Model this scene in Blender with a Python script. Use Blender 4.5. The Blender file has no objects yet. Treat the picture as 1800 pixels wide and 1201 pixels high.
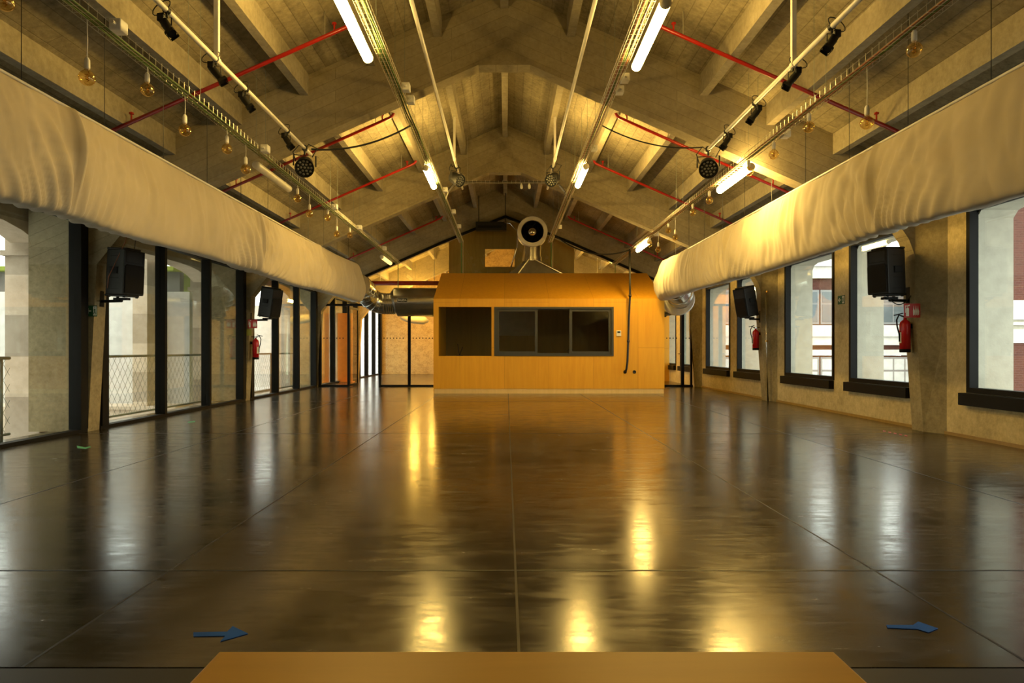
import bpy, math, random
from mathutils import Vector, Matrix, noise
C = bpy.context.scene.collection
SC = bpy.context.scene
random.seed(7)
PI = math.pi

# ------------------------------------------------------------------ camera
cam = bpy.data.cameras.new('camera'); camo = bpy.data.objects.new('camera', cam); C.objects.link(camo)
cam.sensor_width = 36; cam.sensor_fit = 'HORIZONTAL'; cam.lens = 24.0
camo.location = (0, 0, 1.2); camo.rotation_euler = (PI/2, 0, 0)
cam.shift_x = 10/1800; cam.shift_y = 14.5/1800
cam.clip_start = 0.05; cam.clip_end = 200
SC.camera = camo
def P(x, y, Y):                       # photograph pixel at a depth -> point in the room
    return Vector(((x-890)*Y/1200, Y, 1.2+(615-y)*Y/1200))

# ------------------------------------------------------------------ world: overcast sky
w = bpy.data.worlds.new('overcast_sky'); SC.world = w; w.use_nodes = True
wn = w.node_tree.nodes; wl = w.node_tree.links
bg = wn['Background']; bg.inputs['Color'].default_value = (1.0, 0.995, 0.92, 1); bg.inputs['Strength'].default_value = 5.2

# ------------------------------------------------------------------ exposure
vs = SC.view_settings; vs.view_transform = 'Standard'; vs.look = 'None'; vs.exposure = 0.0; vs.gamma = 1.0
vs.use_curve_mapping = False
SC.cycles.max_bounces = 8; SC.cycles.diffuse_bounces = 4; SC.cycles.glossy_bounces = 4
SC.cycles.transparent_max_bounces = 24; SC.cycles.sample_clamp_indirect = 6.0
TUBE_L = 165.0                          # radiance of a lit fluorescent tube
TUBE_COL = (1.0, 0.65, 0.165)
BACK_COL = (1.0, 0.52, 0.09)

# ------------------------------------------------------------------ materials
def new_mat(name):
    m = bpy.data.materials.new(name); m.use_nodes = True
    nt = m.node_tree; b = nt.nodes['Principled BSDF']
    return m, nt, b
def N(nt, t, **kw):
    n = nt.nodes.new(t)
    for k, v in kw.items():
        if k in n.inputs: n.inputs[k].default_value = v
        else: setattr(n, k, v)
    return n
def ramp(nt, src, stops):
    r = nt.nodes.new('ShaderNodeValToRGB'); e = r.color_ramp.elements
    while len(e) < len(stops): e.new(0.5)
    for el, (p, c) in zip(e, stops):
        el.position = p; el.color = (*c, 1) if len(c) == 3 else c
    nt.links.new(src, r.inputs[0]); return r
def coords(nt, scale=(1, 1, 1), rot=(0, 0, 0)):
    t = nt.nodes.new('ShaderNodeTexCoord'); mp = nt.nodes.new('ShaderNodeMapping')
    mp.inputs['Scale'].default_value = scale; mp.inputs['Rotation'].default_value = rot
    nt.links.new(t.outputs['Object'], mp.inputs[0]); return mp.outputs[0]
def plain(name, col, rough=0.5, metal=0.0, spec=0.5, bump=0.0, bscale=60):
    m, nt, b = new_mat(name)
    v = coords(nt)
    n = N(nt, 'ShaderNodeTexNoise', Scale=6.0, Detail=4.0); nt.links.new(v, n.inputs['Vector'])
    r = ramp(nt, n.outputs['Fac'], [(0.3, tuple(c*0.9 for c in col)), (0.7, tuple(min(1, c*1.08) for c in col))])
    nt.links.new(r.outputs[0], b.inputs['Base Color'])
    b.inputs['Roughness'].default_value = rough; b.inputs['Metallic'].default_value = metal
    b.inputs['Specular IOR Level'].default_value = spec
    if bump:
        n2 = N(nt, 'ShaderNodeTexNoise', Scale=bscale, Detail=3.0); nt.links.new(v, n2.inputs['Vector'])
        bp = N(nt, 'ShaderNodeBump', Strength=bump, Distance=0.01); nt.links.new(n2.outputs['Fac'], bp.inputs['Height'])
        nt.links.new(bp.outputs[0], b.inputs['Normal'])
    return m
def emit(name, col, s):
    m, nt, b = new_mat(name)
    b.inputs['Base Color'].default_value = (0.9, 0.9, 0.88, 1)
    b.inputs['Emission Color'].default_value = (*col, 1); b.inputs['Emission Strength'].default_value = s
    return m
def board_concrete(name, dark, light, mode):
    """board-marked concrete; mode 'slab' runs the boards along Y, 'frame' along the roof slope, 'wall' none"""
    m, nt, b = new_mat(name)
    t = nt.nodes.new('ShaderNodeTexCoord'); sep = nt.nodes.new('ShaderNodeSeparateXYZ'); nt.links.new(t.outputs['Object'], sep.inputs[0])
    ab = N(nt, 'ShaderNodeMath', operation='ABSOLUTE'); nt.links.new(sep.outputs[0], ab.inputs[0])
    comb = nt.nodes.new('ShaderNodeCombineXYZ')
    if mode == 'slab':
        nt.links.new(sep.outputs[1], comb.inputs[0]); nt.links.new(ab.outputs[0], comb.inputs[1])
    else:
        mul = N(nt, 'ShaderNodeMath', operation='MULTIPLY_ADD'); mul.inputs[1].default_value = 0.44
        nt.links.new(ab.outputs[0], mul.inputs[0]); nt.links.new(sep.outputs[2], mul.inputs[2])
        ad = N(nt, 'ShaderNodeMath', operation='ADD'); nt.links.new(ab.outputs[0], ad.inputs[0]); nt.links.new(sep.outputs[1], ad.inputs[1])
        nt.links.new(ad.outputs[0], comb.inputs[0]); nt.links.new(mul.outputs[0], comb.inputs[1])
    n1 = N(nt, 'ShaderNodeTexNoise', Scale=1.3, Detail=8.0, Roughness=0.65); nt.links.new(t.outputs['Object'], n1.inputs['Vector'])
    n2 = N(nt, 'ShaderNodeTexNoise', Scale=14.0, Detail=6.0, Roughness=0.7); nt.links.new(t.outputs['Object'], n2.inputs['Vector'])
    mx = N(nt, 'ShaderNodeMath', operation='ADD'); nt.links.new(n1.outputs['Fac'], mx.inputs[0]); nt.links.new(n2.outputs['Fac'], mx.inputs[1])
    hf = N(nt, 'ShaderNodeMath', operation='MULTIPLY'); hf.inputs[1].default_value = 0.5; nt.links.new(mx.outputs[0], hf.inputs[0])
    r = ramp(nt, hf.outputs[0], [(0.34, dark), (0.66, light)])
    col = r.outputs[0]; hgt = n2.outputs['Fac']
    if mode != 'wall':
        br = N(nt, 'ShaderNodeTexBrick'); br.offset = 0.37
        br.inputs['Scale'].default_value = 1.0; br.inputs['Brick Width'].default_value = 2.7; br.inputs['Row Height'].default_value = 0.165
        br.inputs['Mortar Size'].default_value = 0.006; br.inputs['Mortar Smooth'].default_value = 0.6
        br.inputs['Color1'].default_value = (0.82, 0.82, 0.82, 1); br.inputs['Color2'].default_value = (1.1, 1.1, 1.1, 1); br.inputs['Mortar'].default_value = (0.62, 0.6, 0.58, 1)
        nt.links.new(comb.outputs[0], br.inputs['Vector'])
        mm = nt.nodes.new('ShaderNodeMix'); mm.data_type = 'RGBA'; mm.blend_type = 'MULTIPLY'; mm.inputs[0].default_value = 0.8 if mode == 'slab' else 0.5
        nt.links.new(col, mm.inputs[6]); nt.links.new(br.outputs['Color'], mm.inputs[7]); col = mm.outputs[2]
        inv = N(nt, 'ShaderNodeMath', operation='MULTIPLY_ADD'); inv.inputs[1].default_value = -0.6
        nt.links.new(br.outputs['Fac'], inv.inputs[0]); nt.links.new(n2.outputs['Fac'], inv.inputs[2]); hgt = inv.outputs[0]
    nt.links.new(col, b.inputs['Base Color'])
    bp = N(nt, 'ShaderNodeBump', Strength=0.5, Distance=0.012); nt.links.new(hgt, bp.inputs['Height']); nt.links.new(bp.outputs[0], b.inputs['Normal'])
    b.inputs['Roughness'].default_value = 0.85; b.inputs['Specular IOR Level'].default_value = 0.25
    return m
def floor_mat():
    m, nt, b = new_mat('polished_concrete')
    v = coords(nt)
    n1 = N(nt, 'ShaderNodeTexNoise', Scale=0.55, Detail=9.0, Roughness=0.66, Distortion=0.6); nt.links.new(v, n1.inputs['Vector'])
    n2 = N(nt, 'ShaderNodeTexNoise', Scale=5.0, Detail=10.0, Roughness=0.75); nt.links.new(v, n2.inputs['Vector'])
    ad = N(nt, 'ShaderNodeMath', operation='MULTIPLY_ADD'); ad.inputs[1].default_value = 0.45
    nt.links.new(n2.outputs['Fac'], ad.inputs[0]); nt.links.new(n1.outputs['Fac'], ad.inputs[2])
    r = ramp(nt, ad.outputs[0], [(0.56, (0.007, 0.006, 0.005)), (0.72, (0.032, 0.027, 0.020)), (0.94, (0.090, 0.074, 0.052))])
    vs_ = coords(nt, (1.0, 6.0, 1)); sc = N(nt, 'ShaderNodeTexNoise', Scale=1.6, Detail=7.0, Roughness=0.75, Distortion=1.4); nt.links.new(vs_, sc.inputs['Vector'])
    rm = N(nt, 'ShaderNodeMath', operation='MULTIPLY_ADD'); rm.inputs[1].default_value = 0.55; nt.links.new(n2.outputs['Fac'], rm.inputs[0]); nt.links.new(sc.outputs['Fac'], rm.inputs[2])
    rh = N(nt, 'ShaderNodeMath', operation='MULTIPLY'); rh.inputs[1].default_value = 0.645; nt.links.new(rm.outputs[0], rh.inputs[0])
    rr = ramp(nt, rh.outputs[0], [(0.36, (0.12,)*3), (0.50, (0.185,)*3), (0.68, (0.31,)*3)])
    nt.links.new(r.outputs[0], b.inputs['Base Color']); nt.links.new(rr.outputs[0], b.inputs['Roughness'])
    b.inputs['IOR'].default_value = 1.75
    bp = N(nt, 'ShaderNodeBump', Strength=0.022, Distance=0.02); nt.links.new(n2.outputs['Fac'], bp.inputs['Height']); nt.links.new(bp.outputs[0], b.inputs['Normal'])
    return m
def wood(name, c0, c1, grain=(9, 9, 0.7), rough=0.42, panel=None):
    m, nt, b = new_mat(name)
    v = coords(nt, grain)
    n = N(nt, 'ShaderNodeTexNoise', Scale=1.6, Detail=8.0, Roughness=0.62, Distortion=0.5); nt.links.new(v, n.inputs['Vector'])
    r = ramp(nt, n.outputs['Fac'], [(0.3, c0), (0.7, c1)]); col = r.outputs[0]
    if panel:
        t = nt.nodes.new('ShaderNodeTexCoord'); sep = nt.nodes.new('ShaderNodeSeparateXYZ'); nt.links.new(t.outputs['Object'], sep.inputs[0])
        cb = nt.nodes.new('ShaderNodeCombineXYZ'); nt.links.new(sep.outputs[2], cb.inputs[0]); nt.links.new(sep.outputs[0], cb.inputs[1])
        br = N(nt, 'ShaderNodeTexBrick'); br.offset = 0.5
        br.inputs['Scale'].default_value = 1.0; br.inputs['Brick Width'].default_value = panel[1]; br.inputs['Row Height'].default_value = panel[0]
        br.inputs['Mortar Size'].default_value = 0.004; br.inputs['Color1'].default_value = (0.93,)*3+(1,); br.inputs['Color2'].default_value = (1.04,)*3+(1,); br.inputs['Mortar'].default_value = (0.66, 0.6, 0.5, 1)
        nt.links.new(cb.outputs[0], br.inputs['Vector'])
        mm = nt.nodes.new('ShaderNodeMix'); mm.data_type = 'RGBA'; mm.blend_type = 'MULTIPLY'; mm.inputs[0].default_value = 1
        nt.links.new(col, mm.inputs[6]); nt.links.new(br.outputs['Color'], mm.inputs[7]); col = mm.outputs[2]
    nt.links.new(col, b.inputs['Base Color']); b.inputs['Roughness'].default_value = rough
    return m
def glass(name, tint=(0.93, 0.97, 0.95), refl=0.05):
    m, nt, b = new_mat(name); nt.nodes.remove(b)
    lw = N(nt, 'ShaderNodeLayerWeight', Blend=0.5)
    pw = N(nt, 'ShaderNodeMath', operation='POWER'); pw.inputs[1].default_value = 4.0; nt.links.new(lw.outputs['Facing'], pw.inputs[0])
    ma = N(nt, 'ShaderNodeMath', operation='MULTIPLY_ADD'); ma.inputs[1].default_value = 0.85; ma.inputs[2].default_value = refl; nt.links.new(pw.outputs[0], ma.inputs[0])
    tr = N(nt, 'ShaderNodeBsdfTransparent', Color=(*tint, 1)); gl = N(nt, 'ShaderNodeBsdfGlossy', Color=(0.9, 0.95, 0.92, 1), Roughness=0.02)
    mx = nt.nodes.new('ShaderNodeMixShader'); nt.links.new(ma.outputs[0], mx.inputs[0]); nt.links.new(tr.outputs[0], mx.inputs[1]); nt.links.new(gl.outputs[0], mx.inputs[2])
    nt.links.new(mx.outputs[0], nt.nodes['Material Output'].inputs[0]); return m
def brick_mat():
    m, nt, b = new_mat('red_brick')
    t = nt.nodes.new('ShaderNodeTexCoord'); sep = nt.nodes.new('ShaderNodeSeparateXYZ'); nt.links.new(t.outputs['Object'], sep.inputs[0])
    ad = N(nt, 'ShaderNodeMath', operation='ADD'); nt.links.new(sep.outputs[0], ad.inputs[0]); nt.links.new(sep.outputs[1], ad.inputs[1])
    cb = nt.nodes.new('ShaderNodeCombineXYZ'); nt.links.new(ad.outputs[0], cb.inputs[0]); nt.links.new(sep.outputs[2], cb.inputs[1])
    br = N(nt, 'ShaderNodeTexBrick'); br.inputs['Scale'].default_value = 1.0; br.inputs['Brick Width'].default_value = 0.26; br.inputs['Row Height'].default_value = 0.085
    br.inputs['Mortar Size'].default_value = 0.010; br.inputs['Color1'].default_value = (0.085, 0.022, 0.014, 1); br.inputs['Color2'].default_value = (0.062, 0.016, 0.010, 1); br.inputs['Mortar'].default_value = (0.10, 0.045, 0.034, 1)
    nt.links.new(cb.outputs[0], br.inputs['Vector']); nt.links.new(br.outputs['Color'], b.inputs['Base Color']); b.inputs['Roughness'].default_value = 0.9
    return m
def stone_mat():
    m, nt, b = new_mat('pale_stone'); v = coords(nt)
    n = N(nt, 'ShaderNodeTexNoise', Scale=5.0, Detail=8.0, Roughness=0.7); nt.links.new(v, n.inputs['Vector'])
    r = ramp(nt, n.outputs['Fac'], [(0.3, (0.52, 0.42, 0.31)), (0.7, (0.70, 0.58, 0.45))])
    t = nt.nodes.new('ShaderNodeTexCoord'); sep = nt.nodes.new('ShaderNodeSeparateXYZ'); nt.links.new(t.outputs['Object'], sep.inputs[0])
    cb = nt.nodes.new('ShaderNodeCombineXYZ'); nt.links.new(sep.outputs[2], cb.inputs[1])
    br = N(nt, 'ShaderNodeTexBrick'); br.inputs['Scale'].default_value = 1.0; br.inputs['Brick Width'].default_value = 50; br.inputs['Row Height'].default_value = 0.62
    br.inputs['Mortar Size'].default_value = 0.006; br.inputs['Color1'].default_value = (0.98,)*3+(1,); br.inputs['Color2'].default_value = (1.02,)*3+(1,); br.inputs['Mortar'].default_value = (0.7,)*3+(1,)
    nt.links.new(cb.outputs[0], br.inputs['Vector'])
    mm = nt.nodes.new('ShaderNodeMix'); mm.data_type = 'RGBA'; mm.blend_type = 'MULTIPLY'; mm.inputs[0].default_value = 1
    nt.links.new(r.outputs[0], mm.inputs[6]); nt.links.new(br.outputs['Color'], mm.inputs[7]); nt.links.new(mm.outputs[2], b.inputs['Base Color'])
    b.inputs['Roughness'].default_value = 0.9; return m
def osb_mat():
    m, nt, b = new_mat('gold_chipboard'); v = coords(nt, (1, 1, 1.6))
    vo = N(nt, 'ShaderNodeTexVoronoi', Scale=14.0); nt.links.new(v, vo.inputs['Vector'])
    n = N(nt, 'ShaderNodeTexNoise', Scale=3.0, Detail=8.0, Roughness=0.8); nt.links.new(v, n.inputs['Vector'])
    mx = N(nt, 'ShaderNodeMath', operation='MULTIPLY_ADD'); mx.inputs[1].default_value = 0.3; nt.links.new(vo.outputs['Distance'], mx.inputs[0]); nt.links.new(n.outputs['Fac'], mx.inputs[2])
    r = ramp(nt, mx.outputs[0], [(0.42, (0.32, 0.19, 0.065)), (0.72, (0.60, 0.40, 0.16))]); nt.links.new(r.outputs[0], b.inputs['Base Color'])
    b.inputs['Roughness'].default_value = 0.6; return m
def fabric_mat():
    m, nt, b = new_mat('cream_canvas'); v = coords(nt)
    n = N(nt, 'ShaderNodeTexNoise', Scale=2.2, Detail=5.0); nt.links.new(v, n.inputs['Vector'])
    r = ramp(nt, n.outputs['Fac'], [(0.3, (0.40, 0.34, 0.235)), (0.7, (0.465, 0.40, 0.285))]); nt.links.new(r.outputs[0], b.inputs['Base Color'])
    n2 = N(nt, 'ShaderNodeTexNoise', Scale=220.0, Detail=2.0); nt.links.new(v, n2.inputs['Vector'])
    bp = N(nt, 'ShaderNodeBump', Strength=0.12, Distance=0.004); nt.links.new(n2.outputs['Fac'], bp.inputs['Height']); nt.links.new(bp.outputs[0], b.inputs['Normal'])
    b.inputs['Roughness'].default_value = 0.85; b.inputs['Sheen Weight'].default_value = 0.15; return m

M = {}
M['slab'] = board_concrete('roof_slab_concrete', (0.16, 0.134, 0.083), (0.43, 0.367, 0.237), 'slab')
M['frame'] = board_concrete('frame_concrete', (0.24, 0.198, 0.12), (0.40, 0.342, 0.222), 'frame')
M['purlin'] = board_concrete('beam_concrete', (0.22, 0.187, 0.122), (0.42, 0.367, 0.255), 'wall')
M['wallr'] = board_concrete('rough_wall_concrete', (0.32, 0.255, 0.13), (0.66, 0.54, 0.30), 'wall')
M['wallc'] = board_concrete('wall_concrete', (0.17, 0.138, 0.075), (0.38, 0.315, 0.185), 'wall')
M['floor'] = floor_mat()
M['joint'] = plain('floor_joint_filler', (0.012, 0.011, 0.01), 0.4)
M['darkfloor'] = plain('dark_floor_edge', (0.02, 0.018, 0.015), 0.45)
M['ply'] = wood('orange_plywood', (0.73, 0.345, 0.016), (0.82, 0.42, 0.024), (7, 7, 0.55), 0.5, panel=(1.22, 2.5))
M['plinth'] = wood('pale_plinth_wood', (0.74, 0.52, 0.20), (0.84, 0.60, 0.26), (7, 7, 0.8), 0.4)
M['table'] = wood('orange_table_board', (0.80, 0.375, 0.025), (0.90, 0.44, 0.035), (0.7, 9, 9), 0.4)
M['darkply'] = wood('olive_plywood', (0.26, 0.16, 0.035), (0.34, 0.215, 0.055), (5, 5, 0.5), 0.4)
M['glass'] = glass('clear_glass', refl=0.035); M['boothglass'] = glass('booth_glass', (0.93, 0.94, 0.90), 0.035)
M['black'] = plain('black_aluminium', (0.008, 0.008, 0.008), 0.55, spec=0.12)
M['grey_alu'] = plain('dark_grey_aluminium', (0.05, 0.052, 0.05), 0.38)
M['blackplastic'] = plain('black_plastic', (0.010, 0.010, 0.0105), 0.5, spec=0.3, bump=0.15, bscale=200)
M['grille'] = plain('black_metal_grille', (0.008, 0.0075, 0.007), 0.6, spec=0.2, bump=0.6, bscale=300)
M['cable'] = plain('black_cable', (0.012, 0.012, 0.012), 0.5)
M['greencable'] = plain('green_cable', (0.10, 0.20, 0.045), 0.5)
M['browncable'] = plain('red_brown_cable', (0.22, 0.07, 0.03), 0.5)
M['zinc'] = plain('zinc_wire', (0.62, 0.60, 0.52), 0.35, metal=0.8)
M['steel'] = plain('galvanised_steel', (0.60, 0.59, 0.56), 0.22, metal=1.0)
M['rimsteel'] = plain('pale_rim_steel', (0.70, 0.69, 0.66), 0.5, metal=0.35)
M['hoodsteel'] = plain('hood_sheet_steel', (0.42, 0.42, 0.40), 0.33, metal=1.0)
M['whitepipe'] = plain('white_painted_steel', (0.80, 0.77, 0.70), 0.35)
M['redpipe'] = plain('red_painted_pipe', (0.36, 0.012, 0.006), 0.3)
M['red'] = plain('extinguisher_red', (0.50, 0.012, 0.014), 0.25)
M['signred'] = plain('sign_red', (0.50, 0.02, 0.02), 0.5)
M['signgreen'] = plain('sign_green', (0.01, 0.10, 0.035), 0.5)
M['signolive'] = plain('sign_yellow_green', (0.36, 0.36, 0.07), 0.5)
M['signwhite'] = plain('sign_white', (0.80, 0.80, 0.72), 0.5)
M['white'] = plain('white_plastic', (0.80, 0.79, 0.75), 0.4)
M['diffoff'] = plain('unlit_diffuser', (0.66, 0.62, 0.52), 0.4)
M['tube'] = emit('lit_tube', TUBE_COL, TUBE_L)
M['backtube'] = emit('lit_back_room_tube', BACK_COL, 260.0)
M['neardimtube'] = emit('dimmed_near_tube', TUBE_COL, 92.0)  # near pair emits less, to imitate darkening towards the upper corners
M['dimtube'] = emit('dim_tube', TUBE_COL, 2.0)
M['extlamp'] = emit('lit_outside_lamp', (1.0, 0.95, 0.85), 6.0)
M['fabric'] = fabric_mat()
M['brick'] = brick_mat(); M['stone'] = stone_mat()
M['render'] = plain('white_render', (0.62, 0.60, 0.56), 0.9)
M['extconc'] = plain('pale_outer_concrete', (0.42, 0.40, 0.335), 0.9, bump=0.3, bscale=30)
M['green'] = plain('lime_green_soffit', (0.22, 0.27, 0.03), 0.8)
M['extgrey'] = plain('grey_outer_beam', (0.16, 0.16, 0.15), 0.8)
M['extglass'] = plain('dark_window_glass', (0.10, 0.12, 0.13), 0.15)
M['lensglass'] = plain('lens_glass', (0.12, 0.12, 0.11), 0.08)
M['blind'] = plain('pale_window_blind', (0.55, 0.56, 0.54), 0.7)
M['wframe'] = plain('grey_window_bars', (0.22, 0.22, 0.22), 0.5)
M['osb'] = osb_mat()
M['orange'] = plain('orange_painted_board', (0.78, 0.25, 0.02), 0.45)
M['blue'] = plain('blue_tape', (0.03, 0.12, 0.42), 0.8, spec=0.1)
M['greentape'] = plain('green_tape', (0.10, 0.42, 0.20), 0.5)
M['redtape'] = plain('red_tape', (0.5, 0.08, 0.06), 0.5)
M['railing'] = plain('grey_green_railing', (0.16, 0.19, 0.17), 0.45, metal=0.3)
M['filament'] = plain('brass_filament', (0.7, 0.40, 0.10), 0.25, metal=1.0)
M['palereflection'] = plain('pale_reflection_grey', (0.50, 0.48, 0.42), 0.7)
M['street'] = plain('street_paving', (0.30, 0.29, 0.27), 0.9)
M['black_hole'] = plain('black_rubber', (0.01, 0.01, 0.01), 0.6)
M['insidebulb'] = None
def amber_glass():
    m, nt, b = new_mat('amber_bulb_glass'); nt.nodes.remove(b)
    lw = N(nt, 'ShaderNodeLayerWeight', Blend=0.5)
    pw = N(nt, 'ShaderNodeMath', operation='POWER'); pw.inputs[1].default_value = 2.5; nt.links.new(lw.outputs['Facing'], pw.inputs[0])
    ma = N(nt, 'ShaderNodeMath', operation='MULTIPLY_ADD'); ma.inputs[1].default_value = 0.9; ma.inputs[2].default_value = 0.12; nt.links.new(pw.outputs[0], ma.inputs[0])
    tr = N(nt, 'ShaderNodeBsdfTransparent', Color=(0.98, 0.87, 0.60, 1)); gl = N(nt, 'ShaderNodeBsdfGlossy', Color=(1.0, 0.85, 0.55, 1), Roughness=0.04)
    mx = nt.nodes.new('ShaderNodeMixShader'); nt.links.new(ma.outputs[0], mx.inputs[0]); nt.links.new(tr.outputs[0], mx.inputs[1]); nt.links.new(gl.outputs[0], mx.inputs[2])
    nt.links.new(mx.outputs[0], nt.nodes['Material Output'].inputs[0]); return m
M['amber'] = amber_glass()

# ------------------------------------------------------------------ mesh helpers
class MB:
    def __init__(s): s.v = []; s.f = []
    def add(s, vs, fs):
        o = len(s.v); s.v += [tuple(v) for v in vs]; s.f += [tuple(i+o for i in f) for f in fs]; return s
    def box(s, x0, x1, y0, y1, z0, z1, mat=None):
        vs = [(x, y, z) for z in (z0, z1) for y in (y0, y1) for x in (x0, x1)]
        if mat is not None: vs = [mat @ Vector(v) for v in vs]
        return s.add(vs, [(0,2,3,1),(4,5,7,6),(0,1,5,4),(2,6,7,3),(0,4,6,2),(1,3,7,5)])
    def prism(s, poly, axis, a0, a1, mat=None):
        def mk(p, a):
            return {'y': (p[0], a, p[1]), 'x': (a, p[0], p[1]), 'z': (p[0], p[1], a)}[axis]
        n = len(poly); vs = [mk(p, a0) for p in poly] + [mk(p, a1) for p in poly]
        if mat is not None: vs = [mat @ Vector(v) for v in vs]
        return s.add(vs, [tuple(range(n)), tuple(range(2*n-1, n-1, -1))] + [(i, i+n, (i+1) % n+n, (i+1) % n) for i in range(n)])
    def tube(s, pts, r, n=8, caps=True):
        pts = [Vector(p) for p in pts]; k = len(pts); rs = r if isinstance(r, (list, tuple)) else [r]*k
        t0 = (pts[1]-pts[0]).normalized(); up = Vector((0, 0, 1)) if abs(t0.z) < 0.9 else Vector((1, 0, 0))
        nrm = (up - t0*up.dot(t0)).normalized(); vs = []
        for i, p in enumerate(pts):
            a = (pts[i]-pts[i-1]) if i else (pts[1]-pts[0]); b = (pts[i+1]-pts[i]) if i < k-1 else a
            t = (a.normalized()+b.normalized()); t = t.normalized() if t.length > 1e-6 else a.normalized()
            nrm = (nrm - t*nrm.dot(t)).normalized(); bi = t.cross(nrm)
            for j in range(n):
                an = 2*PI*j/n; vs.append(p + (nrm*math.cos(an)+bi*math.sin(an))*rs[i])
        fs = [(i*n+j, i*n+(j+1) % n, (i+1)*n+(j+1) % n, (i+1)*n+j) for i in range(k-1) for j in range(n)]
        if caps: fs += [tuple(range(n-1, -1, -1)), tuple((k-1)*n+j for j in range(n))]
        return s.add(vs, fs)
    def lathe(s, prof, n=20, mat=None):          # (r, z) about Z
        vs = []; fs = []; k = len(prof)
        for r, z in prof:
            for j in range(n):
                a = 2*PI*j/n; vs.append(Vector((r*math.cos(a), r*math.sin(a), z)))
        for i in range(k-1):
            for j in range(n): fs.append((i*n+j, i*n+(j+1) % n, (i+1)*n+(j+1) % n, (i+1)*n+j))
        if prof[0][0] > 1e-5: fs.append(tuple(range(n-1, -1, -1)))
        if prof[-1][0] > 1e-5: fs.append(tuple((k-1)*n+j for j in range(n)))
        if mat is not None: vs = [mat @ v for v in vs]
        return s.add(vs, fs)
    def build(s, name, m, parent=None, smooth=False, bevel=0.0):
        me = bpy.data.meshes.new(name); me.from_pydata(s.v, [], s.f); me.update()
        import bmesh
        bm = bmesh.new(); bm.from_mesh(me)
        bmesh.ops.remove_doubles(bm, verts=bm.verts, dist=1e-6)
        bmesh.ops.recalc_face_normals(bm, faces=bm.faces); bm.to_mesh(me); bm.free()
        o = bpy.data.objects.new(name, me); C.objects.link(o); me.materials.append(m)
        if smooth:
            for p in me.polygons: p.use_smooth = True
            if smooth == 'auto':
                try: me.set_sharp_from_angle(angle=math.radians(40))
                except Exception: pass
        if bevel:
            md = o.modifiers.new('bevel', 'BEVEL'); md.width = bevel; md.segments = 2; md.limit_method = 'ANGLE'
        if parent is not None: o.parent = parent
        return o
def tag(o, label=None, cat=None, group=None, kind=None):
    if label: o['label'] = label
    if cat: o['category'] = cat
    if group: o['group'] = group
    if kind: o['kind'] = kind
    return o
def empty(name, loc=(0, 0, 0), rot=(0, 0, 0)):
    o = bpy.data.objects.new(name, None); C.objects.link(o); o.location = loc; o.rotation_euler = rot; o.empty_display_size = 0.1
    return o
def copy_tree(o, parent=None):
    c = o.copy(); C.objects.link(c)
    if parent is not None:
        c.parent = parent; c.matrix_parent_inverse = Matrix()
    for ch in list(o.children): copy_tree(ch, c)
    return c
def RX(a): return Matrix.Rotation(a, 4, 'X')
def RY(a): return Matrix.Rotation(a, 4, 'Y')
def RZ(a): return Matrix.Rotation(a, 4, 'Z')
def T(x, y, z): return Matrix.Translation((x, y, z))
def sag(a, b, d, n=14):
    a = Vector(a); b = Vector(b)
    return [a.lerp(b, i/n) - Vector((0, 0, d*4*(i/n)*(1-i/n))) for i in range(n+1)]

# ------------------------------------------------------------------ main dimensions
YF = [-2.1, 3.95, 10.0, 16.05, 22.1, 28.15]   # near faces of the concrete portal frames
TF = 0.28                                      # their thickness
YB0, YB1 = -2.4, 33.6                          # room ends
RC = -0.03                                     # ridge line
def slab(x): return 6.50-0.443*abs(x-RC)
def soff(x): return min(5.375, 5.54-0.44*abs(x-RC))
XL, XR = -6.15, 6.25                           # glass wall / window wall planes
YP = 22.16                                     # glass partition

# ------------------------------------------------------------------ floor
f = MB(); f.box(-6.7, 7.1, 2.58, YB1, -0.25, 0.0)
tag(f.build('floor', M['floor']), 'dark polished concrete floor with streaky window reflections', 'floor', kind='structure')
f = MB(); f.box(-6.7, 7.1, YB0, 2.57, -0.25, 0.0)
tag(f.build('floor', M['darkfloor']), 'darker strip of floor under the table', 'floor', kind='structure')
f = MB()
for x in (-3.93, -1.83, 0.05, 2.0, 4.0): f.box(x-0.006, x+0.006, 2.58, 22.0, 0.0, 0.0012)
for y in (3.71, 9.75, 15.8): f.box(-6.1, 6.2, y-0.008, y+0.008, 0.0, 0.0013)
tag(f.build('trim_1', M['joint']), 'thin dark saw joints dividing the concrete floor', 'floor joint', kind='structure')

# ------------------------------------------------------------------ roof
r = MB()
for s in (-1, 1):
    x1 = 7.3*s
    r.prism([(RC, slab(RC)), (x1, slab(x1)), (x1, slab(x1)+0.16), (RC, slab(RC)+0.16)], 'y', YB0, YB1)
tag(r.build('ceiling', M['slab']), 'pitched board-marked concrete roof slab', 'ceiling', kind='structure')

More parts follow.
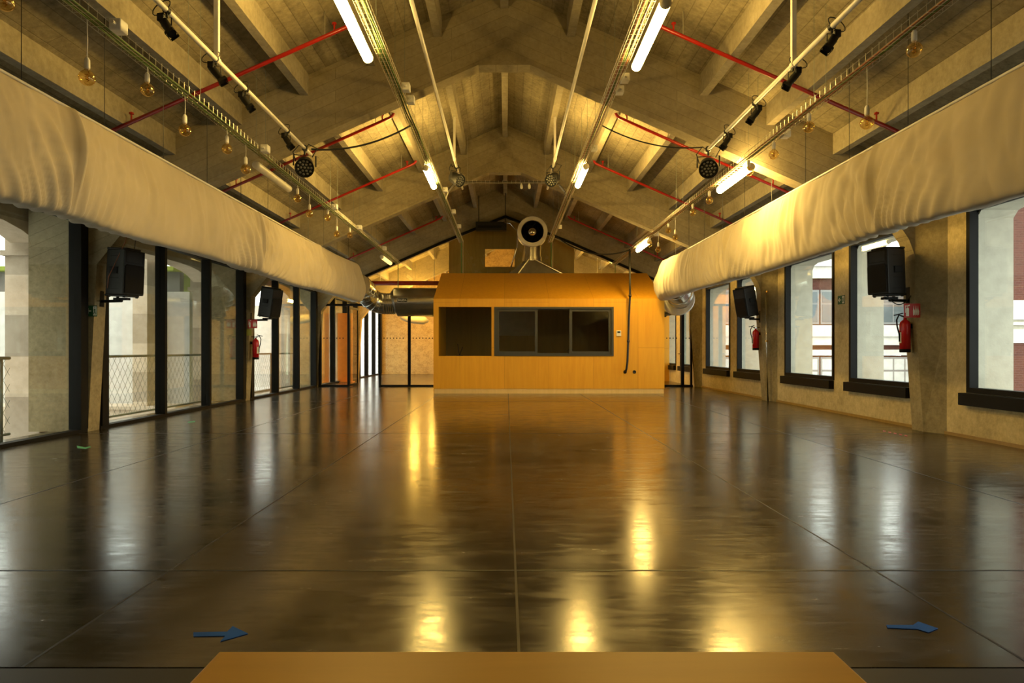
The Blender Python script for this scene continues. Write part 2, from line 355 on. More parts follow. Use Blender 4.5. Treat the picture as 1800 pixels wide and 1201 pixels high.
fr_names = ['roof frame over the camera end wall', 'roof frame above the table', 'first concrete roof frame from the table',
            'second concrete roof frame, midway down the hall', 'concrete roof frame on top of the glass partition', 'concrete roof frame in the room behind the partition']
def arc_haunch(s, xin=6.0):
    pts = [(5.2, soff(RC+5.2))]
    for k in range(1, 7):
        a = k/6*PI/2
        pts.append((5.2+(xin-5.2)*math.sin(a)**0.9, 3.25-(3.25-2.4)*(1-math.cos(a))**0.95 if k else 0))
    return [(RC*0+s*x, z) for x, z in pts]
for i, y in enumerate(YF):
    b = MB(); pts = []
    left = [(-6.0, 2.45), (-5.62, 2.92), (-5.3, soff(-5.3))]
    right = arc_haunch(1)
    pts += [(-7.0, 2.45)] + left + [(RC-0.38, 5.375), (RC+0.38, 5.375)] + right + [(6.9, 2.4), (7.0, slab(7.0)), (RC, slab(RC)), (-7.0, slab(-7.0))]
    b.prism(pts, 'y', y, y+TF)
    tag(b.build('roof_beam', M['frame']), fr_names[i] + ', with haunched ends', 'beam', 'concrete roof frames', 'structure')

bay_txt = ['over the table end', 'in the bay nearest the table', 'in the middle bay', 'in the bay before the partition', 'behind the partition', 'at the far back wall']
ord_txt = ['', 'first', 'second', 'third', 'fourth', 'fifth']
for i in range(1, 6):
    ya = YF[i]+TF; yb = YF[i+1] if i < 5 else YB1
    for k in range(-5, 6):
        xc = RC+0.975*k; hw = 0.06; bz = 6.22-0.443*abs(xc-RC) if k else 6.2
        # inner edge sits at the measured spot
        xi = xc + (-hw if k > 0 else hw if k < 0 else 0)
        b = MB()
        x0, x1 = xc-hw, xc+hw
        pts = [(x0, bz), (x1, bz), (x1, slab(x1))] + ([(RC, slab(RC))] if k == 0 else []) + [(x0, slab(x0))]
        b.prism(pts, 'y', ya, yb)
        side = '' if k == 0 else (' on the glass-wall slope' if k < 0 else ' on the window-wall slope')
        lab = 'concrete ridge beam ' + bay_txt[i] if k == 0 else '%s concrete beam below the ridge%s, %s' % (ord_txt[abs(k)], side, bay_txt[i])
        tag(b.build('ceiling_beam', M['purlin']), lab, 'beam', 'concrete roof beams', 'structure')

# ------------------------------------------------------------------ columns
col_txt = ['by the camera end wall', 'beside the table', 'nearest the camera', 'in mid hall', 'at the glass partition', 'behind the glass partition']
for i, y in enumerate(YF):
    b = MB(); b.prism([(-6.13, 0), (-6.0, 2.45), (-7.0, 2.45), (-7.0, 0)], 'y', y, y+TF)
    tag(b.build('column', M['wallc']), 'concrete column %s on the glass-wall side' % col_txt[i], 'column', 'concrete columns', 'structure')
    b = MB(); vs = []
    for (xi, z) in ((6.11, 0.0), (5.98, 1.9), (5.985, 2.4), (5.99, 3.4)):
        vs += [(xi, y, z), (XR+0.02, y-0.36, z), (6.9, y-0.36, z), (6.9, y+0.5, z), (XR+0.02, y+0.5, z), (xi, y+TF, z)]
    fs = [tuple(range(5, -1, -1)), tuple(range(18, 24))]
    for k in range(3):
        for j in range(6): fs.append((k*6+j, k*6+(j+1) % 6, (k+1)*6+(j+1) % 6, (k+1)*6+j))
    b.add(vs, fs)
    tag(b.build('column', M['wallc']), 'splayed concrete column %s between the framed windows' % col_txt[i], 'column', 'concrete columns', 'structure')

# ------------------------------------------------------------------ window wall (right)
SILL, HEAD = 0.62, 3.14
wins = []
for i in range(0, 6):
    y0 = YF[i]
    for (a, b_) in ((0.50, 2.42), (3.0, 5.30)):
        wins.append((y0+a, y0+b_))
wins = [wv for wv in wins if wv[1] < YB1]
b = MB()
b.box(XR, 6.85, YB0, YB1, 0, SILL); b.box(XR, 6.85, YB0, YB1, HEAD, 3.7)
cur = YB0
for (a, c) in wins:
    b.box(XR, 6.85, cur, a, SILL, HEAD); cur = c
b.box(XR, 6.85, cur, YB1, SILL, HEAD)
tag(b.build('wall_right', M['wallr']), 'rough concrete wall pierced by black-framed windows', 'wall', kind='structure')
b = MB(); b.box(XR-0.015, XR, 2.6, 22.0, 0, 0.045)
tag(b.build('baseboard_right', M['darkply']), 'thin brown strip along the foot of the window wall', 'baseboard', kind='structure')
wtxt = {2: 'window nearest the table end', 3: 'window just before the near column', 4: 'window just past the near column, behind the loudspeaker', 5: 'window with the pale blinds opposite, before the mid column',
        6: 'window behind the tilted far loudspeaker', 7: 'window nearest the glass partition'}
for k, (a, c) in enumerate(wins):
    root = empty('window_%d' % (k+1), (XR, (a+c)/2, SILL)); h = (c-a)/2; H = HEAD-SILL
    tag(root, 'black-framed ' + wtxt.get(k, 'window number %d of the window wall, out of the photo' % (k+1)), 'window', 'framed windows of the concrete wall', 'structure')
    fm = MB(); t = 0.07
    fm.box(-0.02, 0.10, -h, -h+t, 0, H); fm.box(-0.02, 0.10, h-t, h, 0, H); fm.box(-0.02, 0.10, -h+t, h-t, 0, t); fm.box(-0.02, 0.10, -h+t, h-t, H-t, H)
    fm.build('window_frame', M['black'], root)
    sm = MB(); sm.box(-0.10, 0.0, -h+0.02, h+0.05, -0.17, -0.005); sm.build('window_sill', M['black'], root, bevel=0.006)
    g = MB(); g.box(0.082, 0.094, -h+t, h-t, t, H-t); g.build('pane', M['glass'], root)
    # pale outer lining of the thick wall
    lin = MB(); d0, d1 = 0.105, 0.60
    lin.box(d0, d1, h-0.03, h+0.0, 0, H); lin.box(d0, d1, -h, -h+0.03, 0, H); lin.box(d0, d1, -h+0.03, h-0.03, -0.02, 0.02)
    lin.prism([(-h+0.03, H), (-h+0.03, H-0.16), (-h+0.12, H-0.07), (-h+0.3, H-0.03), (h-0.3, H-0.03), (h-0.12, H-0.07), (h-0.03, H-0.16), (h-0.03, H)], 'x', d0, d1)
    lin.build('outer_reveal', M['extconc'], root)

# ------------------------------------------------------------------ glass wall (left)
b = MB(); b.box(-6.35, XL+0.02, YB0, YB1, 3.12, slab(6.3)-0.02)
tag(b.build('wall_left', M['wallc']), 'concrete band above the full-height glazing', 'wall', kind='structure')
gtxt = ['beyond the camera', 'nearest the table', 'beside the near loudspeaker', 'beside the glass partition', 'in the room behind the partition', 'at the far end']
for i in range(0, 6):
    ya = YF[i]+TF+0.02; yb = (YF[i+1] if i < 5 else YB1)-0.02
    root = empty('window_%d' % (20+i), (XL, (ya+yb)/2, 0)); h = (yb-ya)/2
    tag(root, 'full-height black-framed glazing bay ' + gtxt[i], 'glazing', 'glazing bays of the glass wall', 'structure')
    fm = MB(); fm.box(-0.10, 0.03, -h, h, 0, 0.05); fm.box(-0.10, 0.03, -h, h, 3.05, 3.12); fm.build('window_frame', M['black'], root)
    n = 3; step = (2*h-0.2)/n
    for k in range(n+1):
        yc = -h+0.1+step*k; wd = 0.085 if k in (0, n) else 0.04
        mu = MB(); mu.box(-0.13, 0.05, yc-wd, yc+wd, 0.05, 3.05); mu.build('mullion', M['black'], root)
        if k < n:
            g = MB(); g.box(-0.05, -0.038, yc+wd, yc+step-0.04, 0.05, 3.05); g.build('pane', M['glass'], root)

# outer arcade outside the glass wall
for i in range(1, 6):
    y = YF[i]+0.32; L = 0.55
    pl = empty('pillar', (-7.24, y+L/2, -2.0))
    tag(pl, 'pale stone pier outside the glass wall, behind the concrete column ' + col_txt[i], 'pier', 'stone piers outside the glass wall', 'structure')
    MB().box(-0.34, 0.18, -L/2, L/2, 0, 4.62).build('shaft', M['stone'], pl)
    MB().box(-0.38, 0.22, -L/2-0.05, L/2+0.05, 4.62, 4.70).build('capital', M['stone'], pl)
    MB().box(-0.34, 0.18, -L/2, L/2, 4.70, 5.05).build('springer', M['stone'], pl)
b = MB()
for i in range(1, 6):
    a = YF[i]+0.32+0.55; c = YF[i]+0.32+6.05
    n = 16; pts = [(a, 3.7), (a, 2.82)]
    for k in range(1, n):
        u = k/n; pts.append((a+(c-a)*u, 2.82+0.27*(1-abs(2*u-1)**5)))
    pts += [(c, 2.82), (c, 3.7)]
    b.prism(pts, 'x', -7.5, -7.08)
tag(b.build('wall_outer', M['stone']), 'pale stone band with flat arches outside the glass wall', 'arcade', kind='structure')
b = MB(); b.box(-6.9, -6.7, YB0, YB1, -0.6, -0.02)
tag(b.build('trim_2', M['stone']), 'stone slab edge below the railings outside the glass wall', 'kerb', kind='structure')
root = empty('link_building', (-10.0, 14.5, -3.0)); tag(root, 'low white link building with stone ledge and pier outside the glass wall', 'building')
MB().box(-4.0, 2.95, 0.0, 0.75, 0, 2.93).build('ledge_wall', M['stone'], root)
MB().box(-4.0, 3.0, -0.06, 0.75, 2.93, 3.0).build('ledge', M['stone'], root)
MB().box(-4.0, 2.9, 0.80, 0.95, 3.0, 5.50).build('wall', M['render'], root)
MB().box(-4.0, 2.38, 8.6, 8.8, 2.9, 5.7).build('end_wall', M['render'], root)
MB().box(-4.0, 2.38, 0.95, 8.6, 2.85, 2.95).build('terrace', M['render'], root)
MB().box(2.05, 2.36, 0.02, 0.60, 3.0, 6.2).build('pier', M['stone'], root)
MB().box(-4.0, 2.44, 1.3, 1.5, 5.5, 6.0).build('beam', M['extgrey'], root)
MB().box(-4.0, 2.44, 1.0, 2.4, 6.0, 6.1).build('soffit', M['green'], root)
MB().box(-4.0, 2.38, 2.2, 2.3, 5.5, 6.0).build('inner_wall', M['green'], root)

# railings outside, one per bay
rtxt = {1: 'in front of the near stone pier', 2: 'behind the near loudspeaker', 3: 'beside the partition end'}
for i in (1, 2, 3):
    ya, yb = YF[i]+0.6, YF[i+1]-1.0; zt = 1.09
    if i == 3: ya += 0.2
    root = empty('railing', (-6.55, (ya+yb)/2, 0.0)); h = (yb-ya)/2
    tag(root, 'tubular steel railing with diamond netting %s' % rtxt[i], 'railing', 'railings outside the glass wall')
    MB().tube([(0, -h, zt), (0, h, zt)], 0.022, 8).build('handrail', M['railing'], root, True)
    MB().tube([(0, -h, 0.09), (0, h, 0.09)], 0.018, 8).build('bottom_rail', M['railing'], root, True)
    for k in range(3):
        y = -h+0.15+(2*h-0.3)*k/2
        MB().tube([(0, y, 0.0), (0, y, zt)], 0.022, 8).build('post', M['railing'], root, True)
    net = MB(); dz = zt-0.09; s = 0.16; y = -h-dz
    while y < h:
        for d in (1, -1):
            p0 = Vector((0, y, 0.09 if d > 0 else zt)); p1 = Vector((0, y+dz*0.75, zt if d > 0 else 0.09))
            if p0.y < -h:
                u = (-h-p0.y)/(p1.y-p0.y)
                if u >= 1: continue
                p0 = p0.lerp(p1, u)
            if p1.y > h:
                u = (h-p0.y)/(p1.y-p0.y); p1 = p0.lerp(p1, u)
            net.tube([p0, p1], 0.0032, 3, False)
        y += s
    net.build('netting', M['railing'], root)

# building across the court, beyond the glass wall
root = empty('courtyard_building', (-12.5, 14, -6)); tag(root, 'white rendered building with a lime green recess across the court, beyond the glass wall', 'building')
MB().box(-3, 0, -26, 0.3, 0, 9.1).build('wall', M['render'], root)
MB().box(-3, 0.15, -26, 0.3, 9.1, 9.5).build('beam', M['extgrey'], root)
MB().box(-3, -0.3, -26, 0.3, 9.5, 10.4).build('soffit', M['green'], root)
MB().box(-3, 0.2, -26, 0.3, 10.4, 14.0).build('upper_wall', M['stone'], root)
MB().box(0, 0.06, -26, 0.3, 6.1, 6.25).build('ledge', M['stone'], root)

# brick buildings seen through the framed windows
def facade(name, X0, X1, Y0, Y1, bands, label, wins_rows):
    root = empty(name, (X0, Y0, -6)); tag(root, label, 'building')
    for (z0, z1, mat, pn, dep) in bands:
        MB().box(0 if dep <= 0 else -dep, X1-X0, -dep, Y1-Y0, z0+6, z1+6).build(pn, M[mat], root)
    for (z0, z1, mat, wd) in wins_rows:
        x = 0.25
        while x+wd < X1-X0:
            wf = MB(); wf.box(x, x+wd, -0.05, 0.02, z0+6, z1+6); wo = wf.build('window', M['wframe'], root)
            pn = MB(); nb = 4; cw = (wd-0.08)/nb
            zt = z1+6-0.55 if z1-z0 > 1.2 else z1+6
            for q in range(nb):
                xa = x+0.06+q*cw
                pn.box(xa, xa+cw-0.06, -0.065, -0.05, z0+6.08, zt-0.05)
                if zt < z1+6: pn.box(xa, xa+cw-0.06, -0.065, -0.05, zt+0.03, z1+6-0.08)
            pn.build('pane', M[mat], wo); x += wd+0.06
facade('brick_building', 8.6, 17.0, 28.0, 30.0, [(-6, 0.95, 'brick', 'wall', 0), (0.97, 1.2, 'render', 'string_course', 0.08), (1.2, 1.39, 'brick', 'brick_band', 0), (1.39, 1.62, 'render', 'moulding', 0.16), (1.62, 1.74, 'render', 'moulding', 0.10), (1.74, 2.2, 'render', 'cornice', 0.2),
       (2.2, 4.12, 'brick', 'wall', 0), (4.12, 4.6, 'render', 'string_course', 0.15), (4.6, 5.1, 'render', 'cornice', 0.25)],
       'red brick building with white bands and grey windows across the street', [(-0.6, 0.9, 'blind', 1.95), (2.25, 3.65, 'extglass', 1.95)])
facade('brick_wing', 17.35, 30.0, 25.0, 30.0, [(-6, 1.45, 'brick', 'wall', 0), (1.45, 1.95, 'render', 'moulding', 0.06), (1.95, 2.1, 'extconc', 'moulding', 0.02), (2.1, 2.2, 'render', 'moulding', 0.18), (2.2, 2.3, 'extconc', 'moulding', 0.1), (2.3, 3.0, 'render', 'cornice', 0.22), (3.0, 11, 'brick', 'wall', 0)],
       'plain red brick wing with one broad white cornice, seen in the window nearest the table', [])
b = MB(); b.box(-40, 45, -12, 60, -6.3, -6.0)
tag(b.build('ground', M['street']), 'street paving far below the windows', 'ground', kind='structure')

# back and end walls
b = MB(); b.prism([(-6.2, 0), (6.3, 0), (6.3, slab(6.3)), (RC, slab(RC)), (-6.2, slab(6.2))], 'y', YB1, YB1+0.2)
tag(b.build('wall_back', M['osb']), 'gold flecked end wall of the room behind the partition', 'wall', kind='structure')
b = MB(); b.prism([(-6.2, 0), (6.3, 0), (6.3, slab(6.3)), (RC, slab(RC)), (-6.2, slab(6.2))], 'y', YB0-0.2, YB0)
tag(b.build('wall_front', M['wallc']), 'concrete end wall behind the camera', 'wall', kind='structure')

# ------------------------------------------------------------------ glass partition
root = empty('partition', (0, YP, 0)); tag(root, 'glass partition wall with black frames and a row of dots, beneath the far roof frame', 'partition', kind='structure')
TZ = 2.62
fm = MB()
fm.box(-6.1, -5.12, -0.03, 0.05, 0, 0.06); fm.box(-4.12, 6.05, -0.03, 0.05, 0, 0.06)
fm.box(-6.1, 6.05, -0.03, 0.05, TZ, TZ+0.07)
fm.build('frame', M['black'], root)
edge = MB()
for s in (-1, 1):
    edge.tube([(RC, -0.14, 5.50), (s*2.0, -0.14, 4.69), (s*5.0, -0.14, 3.37)], 0.045, 6)
edge.build('gable_edge', M['black'], root)
posts = [(-6.05, .09), (-5.12, .07), (-4.1, .065), (-3.15, .09), (-2.05, .05), (4.4, .05), (5.72, .1), (6.0, .06)]
for x, wd in posts:
    MB().box(x-wd/2, x+wd/2, -0.035, 0.055, 0.0, TZ).build('post', M['black'], root)
panes = [(-6.0, -5.16), (-4.06, -3.2), (-3.1, -2.08), (-2.02, 4.37), (4.43, 5.67), (5.77, 5.96)]
for a, c in panes: MB().box(a, c, 0.0, 0.012, 0.06, TZ).build('pane', M['glass'], root)
g = MB(); g.prism([(-6.0, TZ+0.07), (6.0, TZ+0.07), (6.0, 2.85), (5.3, soff(5.3)-0.01), (0.38, 5.36), (-0.38, 5.36), (-5.3, soff(5.3)-0.01), (-6.0, 2.85)], 'y', 0.0, 0.012)
g.build('gable_pane', M['glass'], root)
dots = MB()
for a, c in [(-5.95, -5.2), (-4.0, -3.25), (-3.05, -2.1), (4.45, 5.6), (5.8, 5.95)]:
    x = a+0.03
    while x < c:
        dots.lathe([(0.021, 0), (0.021, 0.003)], 10, T(x, -0.004, 1.575) @ RX(PI/2)); x += 0.104
dots.build('warning_dot', M['black'], root)
# the open door leaf and the door on the window-wall side
dr = empty('door_1', (-5.1, YP+0.02, 0), (0, 0, math.radians(86))); tag(dr, 'glass door leaf standing open beside the orange panels', 'door', kind='structure')
lf = MB(); lf.box(0, .06, -.02, .02, 0.01, TZ-.02); lf.box(.9, .96, -.02, .02, 0.01, TZ-.02); lf.box(.06, .9, -.02, .02, .01, .08); lf.box(.06, .9, -.02, .02, TZ-.09, TZ-.02)
lf.build('door_frame', M['black'], dr); MB().box(.06, .9, -.005, .005, .08, TZ-.09).build('pane', M['glass'], dr)
dh = MB(); dh.tube([(.90, -.03, 1.05), (.90, -.07, 1.05), (.80, -.07, 1.05)], .01, 8); dh.build('door_handle', M['steel'], dr, True)
dh = MB(); dh.tube([(5.66, -0.04, 1.07), (5.66, -0.09, 1.07), (5.54, -0.09, 1.07)], .012, 8); dh.build('door_handle', M['steel'], root, True)

# ------------------------------------------------------------------ room behind the partition
b = MB()
x0, x1, hz = -1.95, 2.3, 4.72
xa, xb, za, zb = -0.72, 0.28, 4.02, 4.62
pts = lambda x: soff(x)+0.25
b.box(x0, xa, 0, 0.08, 0, hz); b.box(xb, x1, 0, 0.08, 0, hz); b.box(xa, xb, 0, 0.08, 0, za); b.box(xa, xb, 0, 0.08, zb, hz)
b.prism([(x0, hz), (x1, hz), (x1, pts(x1)), (0.4, 5.6), (-0.4, 5.6), (x0, pts(x0))], 'y', 0, 0.08)
root = empty('plywood_screen', (0, 23.2, 0)); tag(root, 'tall olive plywood screen with a small opening, behind the glass gable', 'screen wall')
b.build('panel', M['darkply'], root)
sk = MB(); sk.box(-5.2, 2.6, 0, 0.06, 0, 0)
root = empty('orange_panel', (-5.95, 25.2, 0)); tag(root, 'orange painted board seen through the glass beside the open door', 'panel', 'orange boards behind the partition')
MB().box(-0.27, 0.27, -0.03, 0.03, 0, 2.55).build('board', M['orange'], root)
MB().box(-0.32, 0.32, -0.2, 0.2, 0, 0.03).build('foot', M['orange'], root)
root = empty('orange_panel', (-6.52, 24.6, 0)); tag(root, 'narrow orange board outside the glass wall, behind the partition corner', 'panel', 'orange boards behind the partition')
MB().box(-0.13, 0.13, -0.03, 0.03, 0, 2.9).build('board', M['orange'], root)
MB().box(-0.16, 0.16, -0.15, 0.15, 0, 0.03).build('foot', M['orange'], root)
root = empty('standing_board', (5.2, 26.0, 0)); tag(root, 'tall plywood panel behind the glass door by the window wall', 'board')
MB().box(-1.2, 1.0, -0.04, 0.04, 0, 3.3).build('board', M['ply'], root)
MB().box(0.38, 0.41, -0.055, -0.04, 0, 3.3).build('joint_strip', M['darkply'], root)

def make_fixture(name, loc, lit='tube', L=1.5, label='', group='fluorescent light fittings', rot=0):
    root = empty(name, loc, (0, 0, rot)); tag(root, label, 'light fitting', group)
    pr = [(-L/2+0.05, 0.056)] ; q = L/2-0.05
    d = MB(); d.tube([(0, -q, 0.03), (0, q, 0.03)], 0.056, 18, False); d.build('diffuser', M[lit], root, 'auto')
    for s_ in (-1, 1):
        e = MB(); e.tube([(0, s_*q, 0.03), (0, s_*(q+0.02), 0.03), (0, s_*(q+0.04), 0.03), (0, s_*(L/2), 0.03)], [0.0575, 0.0575, 0.048, 0.03], 18); e.build('end_cap', M['diffoff'], root, 'auto')
    for s_ in (-1, 1):
        MB().box(-0.02, 0.02, s_*L*0.36-0.02, s_*L*0.36+0.02, 0.075, 0.10).build('clip', M['steel'], root)
    return root
# light of the back room
for k, (x, y) in enumerate([(-1.75, 24.9), (-3.75, 27.6), (3.4, 25.0), (3.2, 29.5), (-3.45, 31.6)]):
    make_fixture('fluorescent_light', (x, y, [3.45, 3.12, 3.45, 3.45, 3.40][k]), 'backtube', 1.5, ['warm tube light behind the olive screen', 'warm tube light mid-way into the back room', 'warm tube light behind the partition on the window-wall side', 'warm tube light deep in the back room on the window-wall side', 'warm tube light nearest the gold end wall'][k], 'tube lights behind the partition')
    fx_ = [o for o in C.objects if o.name.startswith('fluorescent_light') and o.parent is None][-1]
    for s_ in (-0.5, 0.5): MB().tube([(0, s_, 0.1), (0, s_, slab(x)-fx_.location.z)], 0.006, 5).build('hanger', M['zinc'], fx_)
root = empty('fabric_duct', (-3.95, 28.6, 2.50)); tag(root, 'white lit end of a fabric duct under the ceiling behind the partition', 'duct')
d = MB(); d.lathe([(0.02, -0.5), (0.10, -0.44), (0.17, -0.2), (0.19, 0.1), (0.17, 0.5), (0.05, 0.7)], 20, RY(math.radians(98))); d.build('fabric_sleeve', M['fabric'], root, True)
hb = MB(); hb.tube([(0, 0, 0.15), (0, 0, slab(3.95)-2.5)], 0.006, 5); hb.build('hanger', M['zinc'], root)
root = empty('sprinkler_main', (0, 22.75, 3.42)); tag(root, 'thick dark red pipe running level behind the glass above the silver duct', 'pipe')
MB().tube([(-4.6, 0, 0), (-1.7, 0, 0)], 0.075, 12).build('pipe_run', M['redpipe'], root, True)
for x in (-4.2, -2.4): MB().tube([(x, 0, 0.05), (x, 0, slab(x)-3.42)], 0.008, 6).build('hanger', M['zinc'], root)

# ------------------------------------------------------------------ plywood control booth
BX0, BX1, BY0, BYR, BY1 = -1.995, 4.33, 18.7, 21.05, 22.02
BZ0, BZ1 = 2.595, 3.56
root = empty('control_booth', ((BX0+BX1)/2, BY0, 0)); ox, oy = (BX0+BX1)/2, BY0
tag(root, 'orange plywood control booth with a sloped roof and long window', 'booth')
ww = BX1-BX0
def bx(mb, x0, x1, y0, y1, z0, z1): return mb.box(x0-ox, x1-ox, y0-oy, y1-oy, z0, z1)
PZ = 0.13; wz0, wz1 = 1.03, 2.375; wx = (-1.855, -0.405, -0.33, 2.94)
fp = MB()
bx(fp, BX0, wx[0], BY0, BY0+0.06, PZ, BZ0); bx(fp, wx[3], BX1, BY0, BY0+0.06, PZ, BZ0)
bx(fp, wx[0], wx[3], BY0, BY0+0.06, PZ, wz0); bx(fp, wx[0], wx[3], BY0, BY0+0.06, wz1, BZ0)
bx(fp, wx[1], wx[2], BY0, BY0+0.06, wz0, wz1)
fp.build('front_panel', M['ply'], root)
pp = MB(); bx(pp, BX0+0.02, BX1-0.01, BY0+0.012, BY0+0.07, 0, PZ); pp.build('plinth', M['plinth'], root)
for x in (BX0, BX1-0.06):
    sp = MB(); sp.prism([(0.06, 0), (BY1-oy, 0), (BY1-oy, BZ1-0.06), (BYR-oy, BZ1-0.06), (0.06, BZ0-0.04)], 'x', x-ox, x-ox+0.06); sp.build('side_panel', M['ply'], root)
rp = MB(); rp.prism([(0, BZ0), (BYR-oy, BZ1), (BY1-oy, BZ1), (BY1-oy, BZ1-0.05), (BYR-oy, BZ1-0.05), (0.06, BZ0)], 'x', BX0-ox, BX1-ox); rp.build('roof_panel', M['ply'], root)
bp = MB(); bx(bp, BX0+0.06, BX1-0.06, BY1-0.06, BY1, 0, BZ1-0.06); bp.build('back_panel', M['darkply'], root)
ct = MB(); bx(ct, BX0+0.06, BX1-0.06, BY0+0.06, BY0+0.75, wz0-0.05, wz0-0.01); ct.build('counter', M['darkply'], root)
pb = MB(); bx(pb, -0.25, 0.95, BY1-0.08, BY1-0.06, 1.65, 2.75); pb.build('reflection_board', M['palereflection'], root)  # pale board added in place of a reflection in the sash glass
g = MB(); bx(g, wx[0], wx[1], BY0+0.40, BY0+0.41, wz0, wz1); g.build('fixed_pane', M['boothglass'], root)
wf = MB(); t = 0.06
bx(wf, wx[2], wx[2]+t, BY0-0.02, BY0+0.12, wz0, wz1); bx(wf, wx[3]-t, wx[3], BY0-0.02, BY0+0.12, wz0, wz1)
bx(wf, wx[2]+t, wx[3]-t, BY0-0.02, BY0+0.12, wz0, wz0+0.05); bx(wf, wx[2]+t, wx[3]-t, BY0-0.02, BY0+0.12, wz1-0.05, wz1)
wfo = wf.build('window_frame', M['grey_alu'], root)
for (a, c, yo) in ((-0.27, 0.86, 0.02), (1.73, 2.88, 0.02), (0.80, 1.80, 0.07)):
    s_ = MB(); t2 = 0.075 if yo < 0.05 else 0.03
    z0, z1 = wz0+0.05, wz1-0.05
    bx(s_, a, a+t2, BY0+yo, BY0+yo+0.04, z0, z1); bx(s_, c-t2, c, BY0+yo, BY0+yo+0.04, z0, z1); bx(s_, a+t2, c-t2, BY0+yo, BY0+yo+0.04, z0, z0+t2); bx(s_, a+t2, c-t2, BY0+yo, BY0+yo+0.04, z1-t2, z1)
    so = s_.build('sash', M['grey_alu'], wfo)
    g = MB(); bx(g, a+t2, c-t2, BY0+yo+0.015, BY0+yo+0.025, z0+t2, z1-t2); go = g.build('sash_pane', M['boothglass'], wfo)
# things in the booth
root = empty('desk_lamp', (1.75, BY0+0.42, wz0-0.01)); tag(root, 'small black desk lamp behind the booth window', 'lamp')
MB().lathe([(0.07, 0), (0.07, 0.015), (0.02, 0.02)], 14).build('base', M['blackplastic'], root)
MB().tube([(0, 0, 0.02), (-0.03, 0, 0.16), (0.05, 0, 0.22)], 0.008, 6).build('stem', M['blackplastic'], root)
MB().lathe([(0.02, 0.0), (0.055, -0.07), (0.05, -0.07)], 14, T(0.06, 0, 0.235)).build('lamp_shade', M['blackplastic'], root)
root = empty('mixing_desk', (2.25, BY0+0.40, wz0-0.01)); tag(root, 'low grey mixing desk on the booth counter', 'mixing desk')
MB().prism([(-0.2, 0), (0.2, 0), (0.2, 0.13), (-0.2, 0.06)], 'x', -0.35, 0.35).build('case', M['grey_alu'], root, bevel=0.006)
fk = MB()
for i in range(10): fk.box(-0.3+i*0.062, -0.28+i*0.062, -0.12, -0.09, 0.07, 0.10)
fk.build('fader', M['white'], root)
root = empty('microphone_stand', (-1.30, BY0+0.25, wz0-0.01)); tag(root, 'pair of thin black microphone arms in the open end of the booth window', 'microphone')
MB().lathe([(0.09, 0), (0.09, 0.02), (0.02, 0.03)], 14).build('base', M['blackplastic'], root)
MB().tube([(0, 0, 0.02), (-0.05, 0, 0.34)], 0.01, 6).build('arm', M['blackplastic'], root)
MB().tube([(0, 0, 0.02), (0.09, 0, 0.26)], 0.01, 6).build('arm', M['blackplastic'], root)
# thermostat, round inlets, hanging cable
root = empty('thermostat', (P(1087.5, 585, 18.7).x, 18.7, P(1087, 591, 18.7).z)); tag(root, 'white thermostat beside the booth window', 'thermostat')
MB().box(-0.065, 0.065, -0.03, 0, 0, 0.15).build('case', M['white'], root, bevel=0.008)
MB().box(-0.04, 0.04, -0.034, -0.03, 0.085, 0.13).build('display', M['black'], root)
for x, lb in ((1098.5, 'round black cable inlet with the hanging cable plugged in'), (1115, 'empty round black cable inlet low on the booth')):
    root = empty('cable_inlet', (P(x, 654, 18.7).x, 18.7, P(x, 654, 18.7).z)); tag(root, lb, 'cable inlet', 'round inlets low on the booth front')
    MB().lathe([(0.02, 0.0), (0.045, 0.0), (0.048, 0.012), (0.03, 0.02), (0.028, 0.006)], 18, RX(PI/2)).build('ring', M['black_hole'], root, True)
pc = [P(1107, 438, 18.4), P(1107.5, 520, 18.45), P(1105.5, 560, 18.58), P(1104.5, 600, 18.62), P(1103, 635, 18.63), P(1101, 650, 18.63), P(1098.5, 654, 18.68)]
b = MB(); b.tube(pc, 0.028, 8)
for k in (1, 3): b.tube([pc[k]-Vector((0, 0, .03)), pc[k]+Vector((0, 0, .03))], 0.04, 8)
tag(b.build('hanging_cable', M['cable'], None, True), 'thick black cable hanging down the booth front to a round inlet', 'cable')

# ------------------------------------------------------------------ silver ducts and fan
def ring(mb, c, ax, r, wd=0.02, th=0.012):
    c = Vector(c); ax = Vector(ax).normalized(); mb.tube([c-ax*wd/2, c-ax*wd/4, c+ax*wd/4, c+ax*wd/2], [r, r+th, r+th, r], 28)
root = empty('silver_duct', (-2.7, 20.35, 2.2)); tag(root, 'silver ventilation duct with a small sign, between the booth and the glass wall', 'duct', 'silver ducts beside the booth')
q = Vector((-2.7, 20.35, 2.2)); L_ = lambda p: Vector(p)-q
mb = MB(); mb.tube([L_((-2.0, 20.35, 2.62)), L_((-3.28, 20.35, 2.62)), L_((-3.36, 20.35, 2.60))], [0.43, 0.43, 0.33], 32); mb.build('straight_section', M['steel'], root, 'auto')
el = []; n = 5
for k in range(n+1):
    a = k/n*PI/2; el.append(L_((-3.62-0.50*math.sin(a), 20.35-0.42*(1-math.cos(a)), 2.57+0.36*(1-math.cos(a)))))
el = [L_((-3.30, 20.35, 2.57))] + el + [L_((-4.14, 19.55, 3.0)), L_((-4.14, 19.2, 3.02))]
mb = MB(); mb.tube(el, 0.31, 28)
for k in range(1, len(el)-1): ring(mb, el[k], (el[k+1]-el[k-1]), 0.312)
for k in range(4): ring(mb, L_((-3.36-0.06*k, 20.35, 2.57)), (1, 0, 0), 0.312)
mb.build('elbow', M['steel'], root, 'auto')
root = empty('silver_duct', (4.6, 20.35, 2.2)); tag(root, 'shiny ribbed duct elbow emerging under the fabric duct by the window wall', 'duct', 'silver ducts beside the booth')
q = Vector((4.6, 20.35, 2.2))
